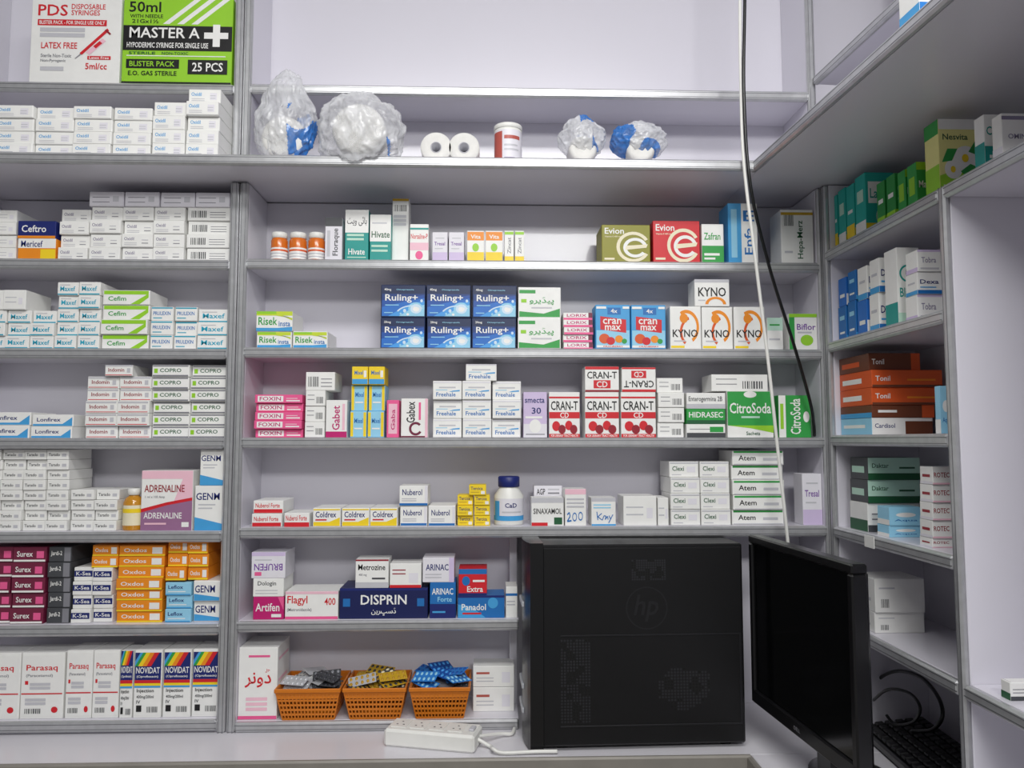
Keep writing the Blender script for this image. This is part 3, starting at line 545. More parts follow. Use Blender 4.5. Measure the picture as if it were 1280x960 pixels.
box(731,774,490,547,'crant','white and red berry carton below the upright red-topped one',dp=.06)
box(776,820,490,547,'crant','white and red berry carton below the upside-down one',dp=.06)
box(731,774,458,490,'crantop','shorter red-topped carton standing upright on a berry carton',dp=.06)
box(777,820,459,490,'crantu','shorter carton with upside-down lettering on a berry carton',dp=.06)
stack(822,856,1,472,547,4,'barcode','small white barcoded carton','right of the berry cartons')
box(858,907,530,547,'enterg','flat white carton with grey base below the green one')
box(858,907,511,530,'hidra','flat green carton with white lettering in small pile')
box(858,907,491,511,'entero','flat white carton with grey lettering on top of green one')
box(909,967,489,546,'citro','large green and white carton with white lettering behind white wire',dp=.08)
box(889,960,468,489,'barcode','long white barcoded carton lying across the green carton',Y=.012,dp=.08)
box(973,1014,494,546,'citrov','green carton with sideways white lettering near the black wire',dp=.07)
# fifth
stack(314,353,1,626,659,2,'nubf','red-based white carton','at left end of fifth shelf')
box(355,387,641,659,'nubf','red-based white carton alone beside the yellow striped cartons')
stack(390,498,3,635,659,1,'cold','white carton with yellow stripes','before the navy-lettered cartons')
stack(499,570,2,632,658,1,'nub','white navy-lettered carton','left of yellow cartons')
box(499,535,607,632,'nub','white navy-lettered carton stacked alone on its two matches')
stack(571,613,2,619,658,3,'yel','small yellow carton','beside the white pill jar',dp=.05)
box(586,608,606,619,'yel','small yellow carton lying alone on top of its block',dp=.05)
box(664,705,622,657,'sinax','white carton with black capital lettering right of pill jar',dp=.05)
box(667,703,607,657,'agp','greyish white carton standing behind the black-lettered carton',Y=.062,dp=.04)
box(706,733,611,657,'w200','white pink-topped carton with blue handwritten number',dp=.06)
box(739,770,622,657,'kay','white carton with blue handwritten scrawl',dp=.06)
box(779,821,620,657,'plainw','plain white carton, wider of two beside green-lettered stack',dp=.08)
box(822,836,622,657,'plainw','plain white carton, narrower of two beside green-lettered stack',dp=.08)
stack(838,914,2,577,658,4,'grn3','white carton, green lettering','beside the white wire')
stack(916,982,1,563,658,5,'atem','green-edged white carton','behind the white wire')
box(1003,1029,592,656,'lilacb','pale lilac carton standing alone in the right corner',dp=.05)
# sixth
box(316,355,746,774,'artif','magenta carton with white lettering at bottom of left pile')
box(316,355,723,746,'dolo','white carton with grey lettering on the magenta one')
box(314,357,690,723,'bruf','pale lilac carton with upside-down purple lettering topping the left pile')
box(356,423,739,774,'flag','long white carton with red lettering and pink base')
box(424,535,735,775,'dispr','wide navy carton with white capital lettering',dp=.1)
box(444,486,699,735,'metro','white carton with black lettering standing on the wide navy carton',dp=.06)
box(487,527,704,735,'wpl','white carton with red base standing on the wide navy carton',dp=.06)
box(537,570,728,774,'arin','blue and navy carton with white lettering',dp=.07)
box(528,568,697,728,'ariw','pale carton with navy lettering atop the blue navy carton',dp=.07)
box(572,631,744,774,'pana','wide bright blue carton with pale blue swoosh',dp=.07)
box(573,609,711,744,'extra','red carton with blue top standing on bright blue carton',dp=.07)
box(632,647,733,774,'wside','slim white carton with blue stripe beside the tower',dp=.06)
# seventh
box(296,347,809,897,'donar','white carton with large red flowing script at left of baskets',dp=.1,rz=0)
box(591,643,859,885,'wred','plain whitish carton behind the orange baskets, lower of two',Y=.04,dp=.06)
box(591,643,832,859,'wred','plain whitish carton behind the orange baskets, upper of two',Y=.042,dp=.06)
# right unit
XF=XC1+.012
def rbox(xa,xb,xc,y0,y1,sk,label,group=None,X=XF):
    ym=(y0+y1)/2; Ya=min(atX(xa,ym,X).y,-.034); Yb=atX(xb,ym,X).y+.0008
    z0=atX(xb,y1,X).z; z1=atX(xb,y0,X).z
    dp=min(.172,max(.02,at(xc,ym,Yb).x-X))
    zb=base_for('R',X,X+dp,Yb,Ya,z0); h=z1-zb
    PL.append(('R',X,X+dp,Yb,Ya,zb+h))
    return put(Ya-Yb,dp,h-.0004,sk,(X+dp/2,(Ya+Yb)/2,zb+.0002),-math.pi/2,label,False,group)
for xa,xb,xc,hh,sk,lab in ((1038,1047,1072,62,'tealy','slim teal and yellow carton, farthest of the teal row on right shelf'),
    (1048,1057,1083,66,'tealw','slim teal carton with white panel, second from the corner'),
    (1058,1068,1096,66,'tealy','slim teal and yellow carton, nearer of the two yellow-based ones'),
    (1069,1082,1118,72,'tealw','teal carton with white panel, widest and nearest of the teal row'),
    (1096,1106,1126,50,'dgrn','green small lime-based carton, first after the teal row'),
    (1108,1119,1142,52,'dgrn','green small lime-based carton, nearer of the lime-based pair'),
    (1122,1132,1152,50,'grn','bright green small carton, farther of the bright pair'),
    (1134,1146,1170,52,'grn','bright green small carton, nearer of the bright pair'),
    (1156,1174,1226,92,'flower','tall pale yellow, white and green carton with leafy picture'),
    (1218,1231,1258,68,'rteal','white and teal carton right of the leafy carton'),
    (1240,1253,1290,58,'rlil','white carton with grey-mauve band at right picture edge')):
    yb=318-.515*(xb-1020); rbox(xa,xb,xc,yb-hh,yb,sk,lab)
for xa,xb,xc,h1,h2,k1,k2,lab in ((1048,1058,1078,36,36,'rblue','rsky','first pair by the corner'),
    (1060,1070,1094,40,38,'rblue','rblue','second pair from the corner'),
    (1072,1084,1108,38,42,'rsky','rblw','third pair from the corner'),
    (1087,1099,1124,42,44,'rblw','rblw','pair beside the eye carton'),
    (1132,1147,1180,28,28,'rlw','rblw','pair nearest the post')):
    yb=424-.244*(xb-1030); nm={'rblue':'solid blue','rsky':'bright blue','rblw':'white blue-based','rlw':'white lilac-edged'}
    rbox(xa,xb,xc,yb-h1,yb,k1,'small %s carton on right shelf, lower of %s'%(nm[k1],lab)); rbox(xa,xb,xc,yb-h1-h2,yb-h1,k2,'small %s carton on right shelf, upper of %s'%(nm[k2],lab))
    if k1=='rlw': rbox(xa,xb,xc,yb-h1-h2-28,yb-h1-h2,'rlw','small white lilac-edged carton topping the pile nearest the post')
rbox(1106,1122,1150,308,402,'reye','tall white and teal carton with an eye drawing')
rbox(1040,1090,1166,522,544,'rwb','white brown and pale blue carton under orange pile')
rbox(1040,1090,1168,506,522,'rorb','thin brown carton with blue end second in orange pile')
rbox(1040,1090,1178,484,506,'ror','orange carton, lower of two with white lettering')
rbox(1040,1090,1178,462,484,'ror','orange carton, upper of two with white lettering')
rbox(1040,1086,1150,441,462,'rbrn','brown carton topping the orange pile')
rbox(1169,1176,1189,482,546,'rlb','slim pale blue carton standing by the aluminium post')
rbox(1063,1085,1150,629,671,'rgw','white carton with barcode under two green-grey cartons')
rbox(1063,1085,1150,600,629,'rgg','green-grey carton, middle of its pile')
rbox(1063,1085,1150,572,600,'rgg','green-grey carton, topmost of its pile')
rbox(1097,1112,1153,657,680,'rlb','pale blue carton lying flat, lower of two')
rbox(1097,1112,1153,634,657,'rlb','pale blue carton lying flat, upper of two')
for i in range(5):
    rbox(1150,1166,1206,673-22.4*i,695-22.4*i,'rrot','white carton with dark red lettering, %s in pile beside post'%('lowest' if i==0 else 'topmost' if i==4 else ORD[i]+' up'),group='red lettered cartons beside post')
rbox(1068,1094,1156,766,808,'rpl','plain white barcoded carton beside monitor, lower of two')
rbox(1068,1094,1156,724,766,'rpl','plain white barcoded carton beside monitor, upper of two')
rbox(1252,1264,1300,854,898,'rgw','white and green carton at lower right picture edge')
LRZ=math.atan2(LD.y,LD.x); ud=Vector((math.cos(LRZ),math.sin(LRZ),0)); un=Vector((-math.sin(LRZ),math.cos(LRZ),0))
q=atZ(1120,48,LEDGE); c_=Vector((q.x,q.y,0))+ud*.026+un*.036
put(.05,.06,.16,'rblw',(c_.x,c_.y,LEDGE+.0002),LRZ,'white and blue carton standing on corner ledge at top right')
# ------------------------------------------------------------ bottles, rolls, bags
a=at(149,640,.008);b=at(174,640,.008); rr=(b.x-a.x)/2; h=zt(161,611,.008)-LZ[4]
e=empty('amber_bottle',((a.x+b.x)/2,.008+rr,LZ[4])); tag(e,'small amber bottle with pale label left of the mauve carton','bottle')
MB().lathe([(0,0),(rr*.94,0),(rr,.003),(rr,h*.66),(rr*.8,h*.76),(rr*.5,h*.82),(rr*.5,h*.86)],AMB).build('bottle_body',e)
MB().lathe([(rr*.56,h*.84),(rr*.62,h*.85),(rr*.62,h*.99),(rr*.55,h),(0,h)],WPL).build('cap',e)
MB().lathe([(rr*1.012,h*.12),(rr*1.012,h*.6)],mat('cream')).lathe([(rr*1.02,h*.42),(rr*1.02,h*.52)],mat('yell')).build('label',e)
for i,(x0,x1) in enumerate(((336,357),(359,381),(383,404))):
    a=at(x0,310,.01);b=at(x1,310,.01); rr=(b.x-a.x)/2; h=zt(370,289,.01)-CZ[1]
    e=empty('pill_bottle',((a.x+b.x)/2,.01+rr,CZ[1])); tag(e,'small orange pill bottle with white cap, %s'%('farthest from the narrow carton','middle of the three','nearest the narrow grey-topped carton')[i],'bottle','white capped orange pill bottles')
    MB().lathe([(0,0),(rr*.92,0),(rr,.003),(rr,h*.72),(rr*.86,h*.79),(rr*.8,h*.82)],OBOT).build('bottle_body',e)
    MB().lathe([(rr*.85,h*.8),(rr*.92,h*.81),(rr*.92,h*.98),(rr*.84,h),(0,h)],WPL).build('cap',e)
    lb=MB().lathe([(rr*1.015,h*.08),(rr*1.015,h*.46)],mat('W'))
    for q0,q1 in ((.14,.18),(.24,.28),(.34,.4)): lb.lathe([(rr*1.025,h*q0),(rr*1.025,h*q1)],mat('lg' if q0<.3 else 'dor'))
    lb.build('label',e)
# can-shaped jar on ledge
a=at(618,180,-.07);b=at(653,180,-.07); rr=(b.x-a.x)/2; h=zt(636,152,-.07)-LEDGE
e=empty('plastic_jar',((a.x+b.x)/2,-.07+rr,LEDGE)); tag(e,'straight pale white can with a reddish printed label on the ledge','jar')
MB().lathe([(0,0),(rr*.97,0),(rr,.003),(rr,h*.88),(rr*.98,h*.89)],WPL).build('jar_body',e)
MB().lathe([(rr*1.0,h*.89),(rr*1.03,h*.895),(rr*1.03,h*.985),(rr*.98,h),(0,h)],WPL).build('lid',e)
lb=MB()
lb.lathe([(rr*1.01,h*.05),(rr*1.01,h*.84)],mat('LW'))
def wrapq(u0,v0,u1,v1,c,k=1.02):
    n=6; vs=[];fs=[]
    for j in range(n+1):
        a=u0+(u1-u0)*j/n
        vs+=[(rr*k*math.sin(a),-rr*k*math.cos(a),h*v0),(rr*k*math.sin(a),-rr*k*math.cos(a),h*v1)]
    lb.add(vs,[[2*j,2*j+2,2*j+3,2*j+1] for j in range(n)],mat(c))
wrapq(-1.3,.12,-.45,.8,'rust'); wrapq(-.3,.62,.9,.7,'rust'); wrapq(-.3,.46,.7,.5,'lg'); wrapq(-.3,.36,.8,.4,'lg'); wrapq(-.3,.14,.5,.2,'mauve'); lb.build('label',e)
# white lid jar fifth shelf
a=at(618,630,.01);b=at(655,630,.01); rr=(b.x-a.x)/2; h=zt(636,596,.01)-CZ[4]
e=empty('pill_jar',((a.x+b.x)/2,.01+rr,CZ[4])); tag(e,'white pill jar with dark blue lid on fifth shelf','jar')
MB().lathe([(0,0),(rr*.95,0),(rr,.004),(rr,h*.6),(rr*.66,h*.76),(rr*.62,h*.8)],WPL).build('jar_body',e)
MB().lathe([(rr*.7,h*.78),(rr*.74,h*.79),(rr*.74,h*.98),(rr*.66,h),(0,h)],mat('navy')).build('lid',e)
lb=MB(); lb.lathe([(rr*1.01,h*.1),(rr*1.01,h*.55)],mat('LW')); lb.lathe([(rr*1.015,h*.1),(rr*1.015,h*.2)],mat('sky')); wrapq(-.5,.26,.9,.29,'lg'); wrapq(-1.2,.2,-.7,.5,'sky')
vs,fs=TXT['CaD']; lb.add([(rr*1.03*math.sin((u_-.35)*.8),-rr*1.03*math.cos((u_-.35)*.8),h*(.37+.09*v_)) for u_,v_ in vs],fs,mat('navy')); lb.build('label',e)
# rolls
for i,x in enumerate((545,580)):
    p=at(x,182,-.085); R0=.0345
    e=empty('gauze_roll',(p.x,-.085,LEDGE+R0)); tag(e,('white bandage roll seen end-on, touching another at its right','white bandage roll seen end-on, nearer the pale can')[i],'roll','bandage rolls on the ledge')
    M=Matrix.Rotation(-math.pi/2,4,'X')
    MB().lathe([(.0125,0),(.0125,.0),(R0*.96,0),(R0,.002),(R0,.09),(.0125,.09)],COT,M=M).build('roll',e)
    MB().lathe([(.0125,.09),(.0125,-.001),(.0108,-.001),(.0108,.09)],mat('lg'),M=M).lathe([(.0108,.05),(0,.05)],mat('dgrey'),M=M).build('core',e)
def bag(name,label,px,py,rx,ry,rz,Y,seed,blue,tuft=0,over=0,roll=None,film=None,amp=1.0):
    c=at(px,py,Y); base=LEDGE; film=film or WRAP
    e=empty(name,(c.x,Y,base)); tag(e,label,'bag','plastic wrapped cotton')
    cz=c.z-base
    bm=bmesh.new(); bmesh.ops.create_icosphere(bm,subdivisions=6,radius=1)
    off=Vector((seed*3.1,seed*1.7,seed*.9))
    def rid(p): return 1-2*abs(noise.noise(p))
    for v in bm.verts:
        n=v.co.normalized(); nn=Vector((n.x*1.25,n.y*1.25,n.z*.8))
        k=.93+amp*(-.1+.11*rid(nn*1.5+off)+.08*rid(nn*3.4+off)+.028*rid(nn*7+off))
        x,y,z=n.x*rx*k,n.y*ry*k,n.z*rz*k+cz
        if tuft and n.z>.3:
            tt=(n.z-.3)/.7; x*=1-.3*tt; y*=1-.3*tt; z+=tuft*tt; x+=.005*math.sin(7*tt+seed)+ .2*tuft*tt*(.5 if seed%2 else -.3)
        if z<.0012:
            if over and y+Y<-.128: z=max(z,-over*(.6+.4*n.x*n.x))
            else: z=.0012
        v.co=(x,y,z)
    bm.verts.index_update(); W_=[];B_=[]
    mb=MB(); vs=[v.co.copy() for v in bm.verts]
    for f in bm.faces:
        cc=f.calc_center_median(); q=noise.noise(cc*13+off)
        (B_ if blue(cc.x/rx,(cc.z-cz)/rz,q) else W_).append([v.index for v in f.verts])
    bm.free()
    mb.add(vs,W_,film,True)
    if B_:
        if WRAPB not in mb.m: mb.m.append(WRAPB)
        for f in B_: mb.f.append(f); mb.mi.append(mb.m.index(WRAPB)); mb.sm.append(True)
    mb.build('plastic_wrap',e)
    r0,ln_=roll
    M=Matrix.Translation((0,-ln_/2,r0+.003))@Matrix.Rotation(-math.pi/2,4,'X')
    MB().lathe([(0,.006),(r0*.25,.001),(r0*.5,.004),(r0*.62,.0),(r0*.85,.002),(r0*.96,.008),(r0,.016),(r0,ln_-.006),(r0*.9,ln_),(0,ln_)],COT,M=M).build('cotton_roll',e)
bag('wrapped_cotton_roll','tall crumpled clear bag of cotton with blue right side, at ledge end',357,158,.07,.044,.092,-.066,1,lambda x,z,q:x>.2 and z<.4 and q>-.4,tuft=.04,roll=(.05,.05),film=WRAP3,amp=1.1)
bag('wrapped_cotton_roll','big round milky bag showing white roll, overhanging the ledge edge',450,167,.1,.06,.09,-.095,4,lambda x,z,q:x>.64 and z<.05 and q>-.25,over=.03,roll=(.058,.06),film=WRAP3,amp=1.05)
bag('wrapped_cotton_roll','compact white and blue cotton pack right of the pale can',727,175,.056,.045,.046,-.06,7,lambda x,z,q:(z>-.2 and x>-.1 and q>-.08) or (x>.35 and q>-.2),tuft=.012,roll=(.032,.06),film=WRAP2,amp=.85)
bag('wrapped_cotton_roll','compact cotton pack with broad blue patches, farthest right on the ledge',798,177,.068,.05,.045,-.06,15,lambda x,z,q:(q>-.06 and z<.6) or (x<-.4 and q>-.25),roll=(.032,.07),film=WRAP2,amp=.85)
# ------------------------------------------------------------ baskets with blister strips
def lattice(mb,A,B,h,out,m,A2,B2):
    A=Vector(A);B=Vector(B);A2=Vector(A2);B2=Vector(B2);n=max(4,int((B-A).length/.0068)); up_=Vector((0,0,1))
    def barq(p,q,w,ax):
        dirn=(q-p).normalized(); s1=ax.normalized()*w; s2=dirn.cross(s1).normalized()*.0012
        vs=[p+s1+s2,p-s1+s2,p-s1-s2,p+s1-s2,q+s1+s2,q-s1+s2,q-s1-s2,q+s1-s2]
        mb.add(vs,[[0,1,2,3],[7,6,5,4],[0,4,5,1],[1,5,6,2],[2,6,7,3],[3,7,4,0]],m)
    for i in range(n+1):
        barq(A.lerp(B,i/n)+up_*.001,A2.lerp(B2,i/n)+up_*h,.0014,(B-A))
    for k in (.0,.16,.32,.48,.64,.78,.92):
        barq(A.lerp(A2,k)+up_*(h*k+.002),B.lerp(B2,k)+up_*(h*k+.002),.0022 if k<.7 else .005,up_)
BK=[]
for i,(x0,x1) in enumerate(((343,426),(428,508),(511,588))):
    a=at(x0,870,-.01);b=at(x1,870,-.01); w=(b.x-a.x)-.006; dp=.13; h=.066; f=.013
    e=empty('basket',((a.x+b.x)/2,-.012+dp/2,CZ[6])); tag(e,('orange slotted basket of silver strips beside the red-script carton','orange slotted basket of amber strips, middle of three','orange slotted basket holding blue tablet cards')[i],'basket','orange baskets on bottom shelf')
    X=w/2;Y=dp/2;x=X-f;y=Y-f
    mb=MB(); cs=[(-x,-y,0),(x,-y,0),(x,y,0),(-x,y,0)]; ct=[(-X,-Y,0),(X,-Y,0),(X,Y,0),(-X,Y,0)]
    for j in range(4): lattice(mb,cs[j],cs[(j+1)%4],h,None,ORP,ct[j],ct[(j+1)%4])
    mb.build('slotted_wall',e)
    MB().box(-x,x,-y,y,.0005,.003,ORP).build('base',e)
    rm=MB()
    for q in ((-X-.003,X+.003,-Y-.004,-Y+.001),(-X-.003,X+.003,Y-.001,Y+.004),(-X-.003,-X+.001,-Y,Y),(X-.001,X+.003,-Y,Y)): rm.box(*q,h-.004,h+.005,ORP,.0015)
    rm.build('rim',e); BK.append((e.location.copy(),w,dp,h))
def strip_mesh(L,Wd,card,bub,n=5):
    c=MB().box(-L/2,L/2,-Wd/2,Wd/2,0,.0008,card,.0002).mesh('foil_card')
    b=MB()
    for i in range(n):
        for j in range(2):
            M=Matrix.Translation((-L/2+L*(i+.5)/n,-Wd/2+Wd*(j+.5)/2,.0008))@Matrix.Diagonal((.75,1.15,1,1))
            b.lathe([(L*.072,0),(L*.064,.0012),(L*.04,.0019),(0,.0022)],bub,10,M)
    return c,b.mesh('bubbles')
def strips(n,bk,kinds,lab,grp,L=.062,Wd=.03,zs=.0,flip=3,name='blister_strip'):
    loc,w,dp,h=bk; ms=[strip_mesh(L,Wd,*k) for k in kinds]
    for i in range(n):
        cm,bm2=ms[i%len(ms)]
        ob=bpy.data.objects.new(name,cm); COL.objects.link(ob)
        gx=(-.034,.03,0,.036,-.028,.004)[i%6]; gy=(-.03,.0,.03,-.026,.028,-.004)[i%6]
        ob.location=(loc.x+gx+R.uniform(-.004,.004),loc.y+gy,loc.z+.05+zs+.0023*i)
        fl=math.pi if flip and i%flip==flip-1 else 0
        ob.rotation_euler=(R.uniform(.18,.5)+fl,R.uniform(-.2,.2),R.uniform(-.9,.9)); tag(ob,lab,'blister strip',grp)
        c=bpy.data.objects.new('bubbles',bm2); COL.objects.link(c); c.parent=ob
DG=mat('dgrey')
strips(16,BK[0],[(FOIL,FOIL),(DG,SBUB),(FOIL,SBUB),(DG,DBUB),(WPL,SBUB),(FOIL,DBUB)],'loose silver blister strip heaped in the basket beside red-script carton','silver blister strips')
strips(16,BK[1],[(mat('gold'),BUB),(DG,BUB),(FOIL,BUB),(DG,mat('cream')),(mat('gold'),DBUB)],'loose amber blister strip heaped in the middle orange basket','amber blister strips',flip=0)
strips(6,BK[2],[(DG,DBUB),(FOIL,DBUB),(mat('grey'),DBUB)],'loose dark grey blister strip in the basket of blue cards','dark blister strips')
strips(9,BK[2],[(BLF,mat('lblue')),(BLF,mat('b1')),(mat('b1'),mat('b3'))],'loose bright blue tablet card heaped in the rightmost orange basket','blue tablet cards',L=.06,Wd=.032,zs=.02,flip=0,name='tablet_card')
# ------------------------------------------------------------ power strip
p=atZ(541,922,ZC+.02); PA=math.radians(-14); PY=-.085
e=empty('power_strip',(p.x,PY,ZC),PA); tag(e,'white multi-socket extension board lying on counter before the orange baskets','power strip')
L=.195;Wd=.07
MB().box(-L/2,L/2,-Wd/2,Wd/2,.0,.036,WPL,.005).build('casing',e)
for k in range(4):
    sx=-L/2+.027+k*.041
    sp=MB().box(sx-.016,sx+.016,-.02,.022,.036,.0375,WPL,.001).build('socket_plate',e)
    hl=MB()
    for (hx,hy) in ((-.007,-.006),(.007,-.006),(0,.01)): hl.lathe([(.0022,.0377),(0,.0378)],DG,10,Matrix.Translation((sx+hx,hy,0)))
    hl.build('socket_holes',sp)
MB().box(L/2-.018,L/2-.007,-.012,.012,.036,.041,mat('lg'),.002).build('switch',e)
inv=lambda v:(Matrix.Rotation(-PA,4,'Z')@(Vector(v)-Vector((p.x,PY,ZC))))
cp=[(p.x+.093,-.108,ZC+.018),(p.x+.12,-.118,ZC+.006),(p.x+.125,-.145,ZC+.012),(p.x+.145,-.150,ZC+.006),(p.x+.21,-.146,ZC+.006),(p.x+.255,-.146,ZC+.006)]
MB().tube([inv(v) for v in cp],.0038,WPL).build('cable',e)
cp=[(p.x+.092,-.1,ZC+.02),(p.x+.14,-.06,ZC+.01),(p.x+.165,-.05,ZC+.006),(p.x+.172,-.02,ZC+.006)]
MB().tube([inv(v) for v in cp],.0038,WPL).build('cable',e)
# ------------------------------------------------------------ computer tower
TY=-.135; ax=at(672,800,TY).x; bx=at(933,800,TY).x; TW=bx-ax; TH=1.4-.2185-ZC; TD=.178
e=empty('computer_tower',(ax,TY,ZC),math.radians(1.5)); tag(e,'large black computer tower seen from its side on the counter','computer')
MB().box(.004,TW,.004,TD,.008,TH,BLK,.003).build('chassis',e)
sp=MB().box(.012,TW-.004,-.001,.005,.012,TH-.006,BLK,.002).build('side_panel',e)
n=10; vs=[];fs=[]
for j in range(n+1):
    yy=.0+TD*j/n; bul=.004+.022*math.sin(math.pi*min(1,.12+j/n*.88))**.7
    for z in (.004,TH+.004): vs.append((-bul,yy,z))
    for z in (.004,TH+.004): vs.append((.012,yy,z))
for j in range(n):
    a=4*j;b=a+4; fs+=[[a,a+1,b+1,b],[a+1,a+3,b+3,b+1],[a+2,b+2,b+3,a+3],[a,b,b+2,a+2]]
fs+=[[0,2,3,1],[4*n,4*n+1,4*n+3,4*n+2]]
fb=MB().add(vs,fs,BLK2).build('front_bezel',e)
for z in (.06,.11,.28): MB().box(-.029,-.018,.05,.13,z,z+.012,mat('silver'),.002).build('bezel_strip',fb)
def tp(px,py): return ((px-672)/(933-672)*TW,(940-py)/(940-681)*TH)
def holes(x0,x1,y0,y1,nx,ny,rad,ell=False):
    mb=MB()
    for i in range(nx):
        for j in range(ny):
            q=((i+.5)/nx-.5)*2; s=((j+.5)/ny-.5)*2
            if ell and q*q+s*s>1+.3*math.sin(5*q+3*s): continue
            x,z=tp(x0+(x1-x0)*(i+.5)/nx,y0+(y1-y0)*(j+.5)/ny)
            mb.add([(x+rad*math.cos(a*math.pi/3),-.0014,z+rad*math.sin(a*math.pi/3)) for a in range(6)],[list(range(6))],VENT if noise.noise(Vector((i*.31,j*.27,rad*900)))>-.12 else DARK)
    return mb
holes(790,834,700,727,15,9,.0021).build('vent',sp)
holes(700,738,800,905,10,28,.0024).build('vent',sp)
holes(822,892,838,892,18,14,.0025,True).build('vent',sp)
x,z=tp(809,762); rg=MB()
for rr in (.044,):
    vs=[];fs=[]
    for j in range(40):
        a=2*math.pi*j/40
        for q in (rr,rr-.0028): vs.append((x+q*math.cos(a),-.0016,z+q*math.sin(a)))
    for j in range(40): k=(j+1)%40; fs.append([2*j,2*j+1,2*k+1,2*k])
    rg.add(vs,fs,EMB)
vs,fs=TXT['hp']; rg.add([(x-.025+.05*u_+.012*(v_-.5),-.0017,z-.028+.056*v_) for u_,v_ in vs],fs,EMB); rg.build('logo',sp)
gr=MB()
for q in ((700,928,795,797),(700,928,908,910),(926,928,797,908)):
    x0,z1=tp(q[0],q[2]); x1,z0=tp(q[1],q[3]); gr.box(x0,x1,-.0025,-.001,z0,z1,EMB,.0005)
gr.build('panel_ridge',sp)
for fx in (.04,TW-.05):
    for fy in (.02,TD-.04): MB().box(fx,fx+.025,fy,fy+.02,0,.009,DARK,.002).build('foot',e)
# ------------------------------------------------------------ monitor
P1=Vector((.558,-.10,0)); P2=Vector((.592,-.50,0)); D=P2-P1; MW=D.length; th=math.atan2(D.y,D.x); zb=.850-ZC; MH=.348
e=empty('monitor',(P1.x,P1.y,ZC),th); tag(e,'black flat computer monitor turned sideways beside the tower','monitor')
bz=.017
fr=MB(); fr.box(0,MW,0,.028,zb,zb+bz+.012,BLK2,.003); fr.box(0,MW,0,.028,zb+MH-bz,zb+MH,BLK2,.003); fr.box(0,bz,0,.028,zb+bz,zb+MH-bz,BLK2,.003); fr.box(MW-bz,MW,0,.028,zb+bz,zb+MH-bz,BLK2,.003); fr=fr.build('bezel',e)
MB().box(bz-.001,MW-bz+.001,.005,.012,zb+bz,zb+MH-bz+.001,SCR,.0005).build('screen',e)
MB().box(.015,MW-.015,.024,.04,zb+.015,zb+MH-.015,BLK2,.006).build('rear_shell',e)
lg=MB(); vs,fs=TXT['DELL']; lg.add([(MW*.5-.012+.024*u_,-.0008,zb+.011+.007*v_) for u_,v_ in vs],fs,mat('grey')); lg.build('logo',fr)
MB().box(MW/2-.03,MW/2+.03,.04,.062,.09,zb+.15,BLK2,.006).box(MW/2-.03,MW/2+.03,.05,.085,.012,.1,BLK2,.006).build('stand_neck',e)
MB().lathe([(0,0),(.095,0),(.098,.006),(.08,.014),(0,.018)],BLK2,36,Matrix.Translation((MW/2,.115,0))@Matrix.Diagonal((1.1,.8,1,1))).build('stand_base',e)
# keyboard lying below right shelf
e=empty('keyboard',(XC1+.02,-.06,ZC),-math.pi/2); e.rotation_euler=(math.radians(7),0,-math.pi/2-.06); tag(e,'black keyboard lying on the counter under the lowest right shelf','keyboard')
MB().box(0,.42,0,.14,.001,.02,BLK2,.004).build('case',e)
kb=MB()
for i in range(19):
    for j in range(6): kb.box(.012+i*.0208,.03+i*.0208,.008+j*.0215,.026+j*.0215,.02,.028,BLK,.002)
kb.build('keycaps',e)
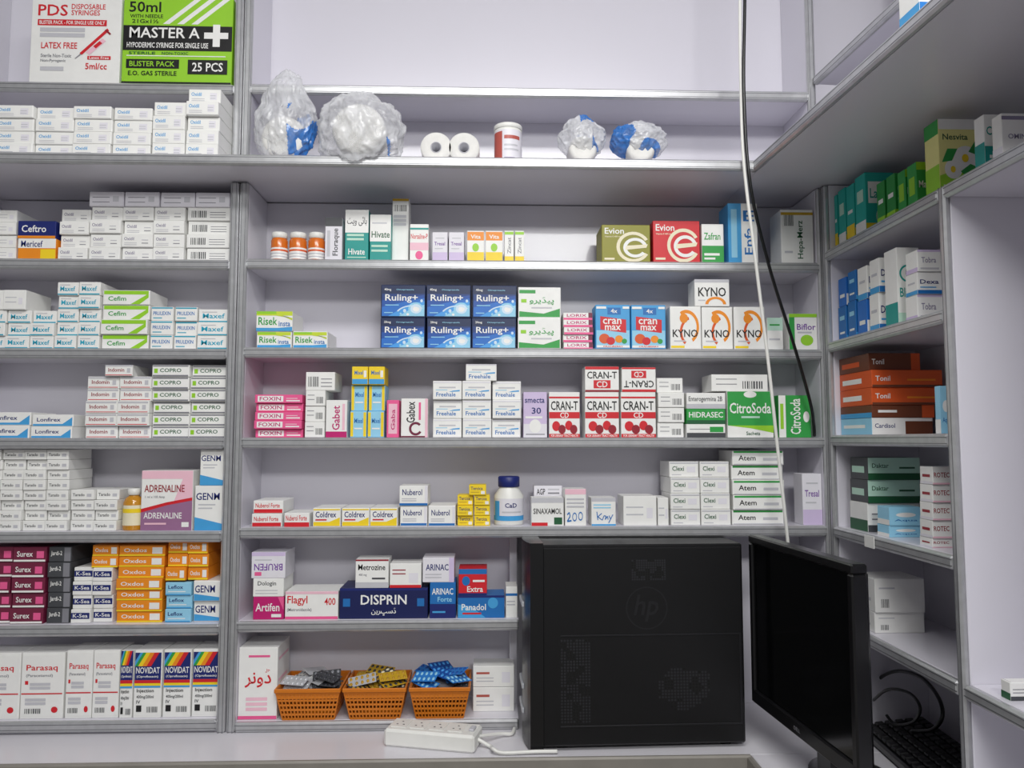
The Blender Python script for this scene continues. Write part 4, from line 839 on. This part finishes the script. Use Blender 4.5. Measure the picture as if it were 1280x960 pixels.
# cables
def loopc(pts,r_,X): return MB().tube([atX(a,b,X+dx) for a,b,dx in pts],r_,BLK2)
tag(loopc([(1096,905,0),(1090,880,0),(1096,852,.01),(1120,839,.015),(1150,846,.02),(1172,870,.02),(1178,895,.015),(1165,912,.01),(1140,914,.0)],.0038,.86).build('cable'),'black cable looping high below the right shelf behind the monitor','cable')
tag(loopc([(1092,875,0),(1110,862,.0),(1136,866,.01),(1150,884,.01),(1142,902,.01),(1120,906,.0),(1108,894,-.005)],.0032,.835).build('cable'),'thinner black cable coiled inside the taller loop under right shelf','cable')
def wire(pts,r_,m,label,extra=()):
    tag(MB().tube([at(x,y,Y) for x,y,Y in pts]+list(extra),r_,m,10).build('hanging_wire'),label,'wire')
wire([(926,-190,-.14),(925,0,-.137),(926,100,-.136),(930,205,-.136),(945,330,-.12),(960,450,-.1),(972,560,-.08),(985,680,-.06),(990,760,-.04)],.0036,WPL,'white wire hanging from the ceiling down behind the monitor')
wire([(934,-190,-.15),(931,0,-.146),(930,120,-.146),(938,232,-.14),(962,335,-.1),(992,430,-.06),(1012,500,-.03),(1017,530,-.01),(1018,545,.0)],.0036,BLK2,'black wire slanting from the ledge down toward the right corner')
tag(MB().box(-.02,.02,-.0006,.0006,-.012,.012,mat('W'),.0002).build('paper_tag',None,(XC1-.0145,-.20,RZ[3]-.012),(0,0,-math.pi/2)),'small white paper tag stuck on right shelf edge','tag')
# ------------------------------------------------------------ light and camera
def area(name,loc,rot,sx,sy,e_,c=(1,1,1)):
    l=bpy.data.lights.new(name,'AREA'); l.shape='RECTANGLE'; l.size=sx; l.size_y=sy; l.energy=e_; l.color=c
    o=bpy.data.objects.new(name,l); COL.objects.link(o); o.location=loc; o.rotation_euler=rot
area('ceiling_lamp',(0.0,-1.45,2.8),(math.radians(14),0,0),1.4,.3,24,(1,.995,.97))
area('ceiling_lamp_rear',(.4,-3.1,2.72),(math.radians(50),0,0),1.0,.3,34,(1,1,.98))
w=bpy.data.worlds.new('World'); scene.world=w; w.use_nodes=True
w.node_tree.nodes['Background'].inputs[0].default_value=(.985,.98,1,1); w.node_tree.nodes['Background'].inputs[1].default_value=.24
cam=bpy.data.cameras.new('Camera'); co=bpy.data.objects.new('Camera',cam); COL.objects.link(co)
co.location=CAM; co.rotation_euler=(math.radians(90)+PIT,0,-YAW); cam.sensor_width=36; cam.lens=F/1280*36; cam.clip_start=.02
scene.camera=co
scene.view_settings.view_transform='Standard'
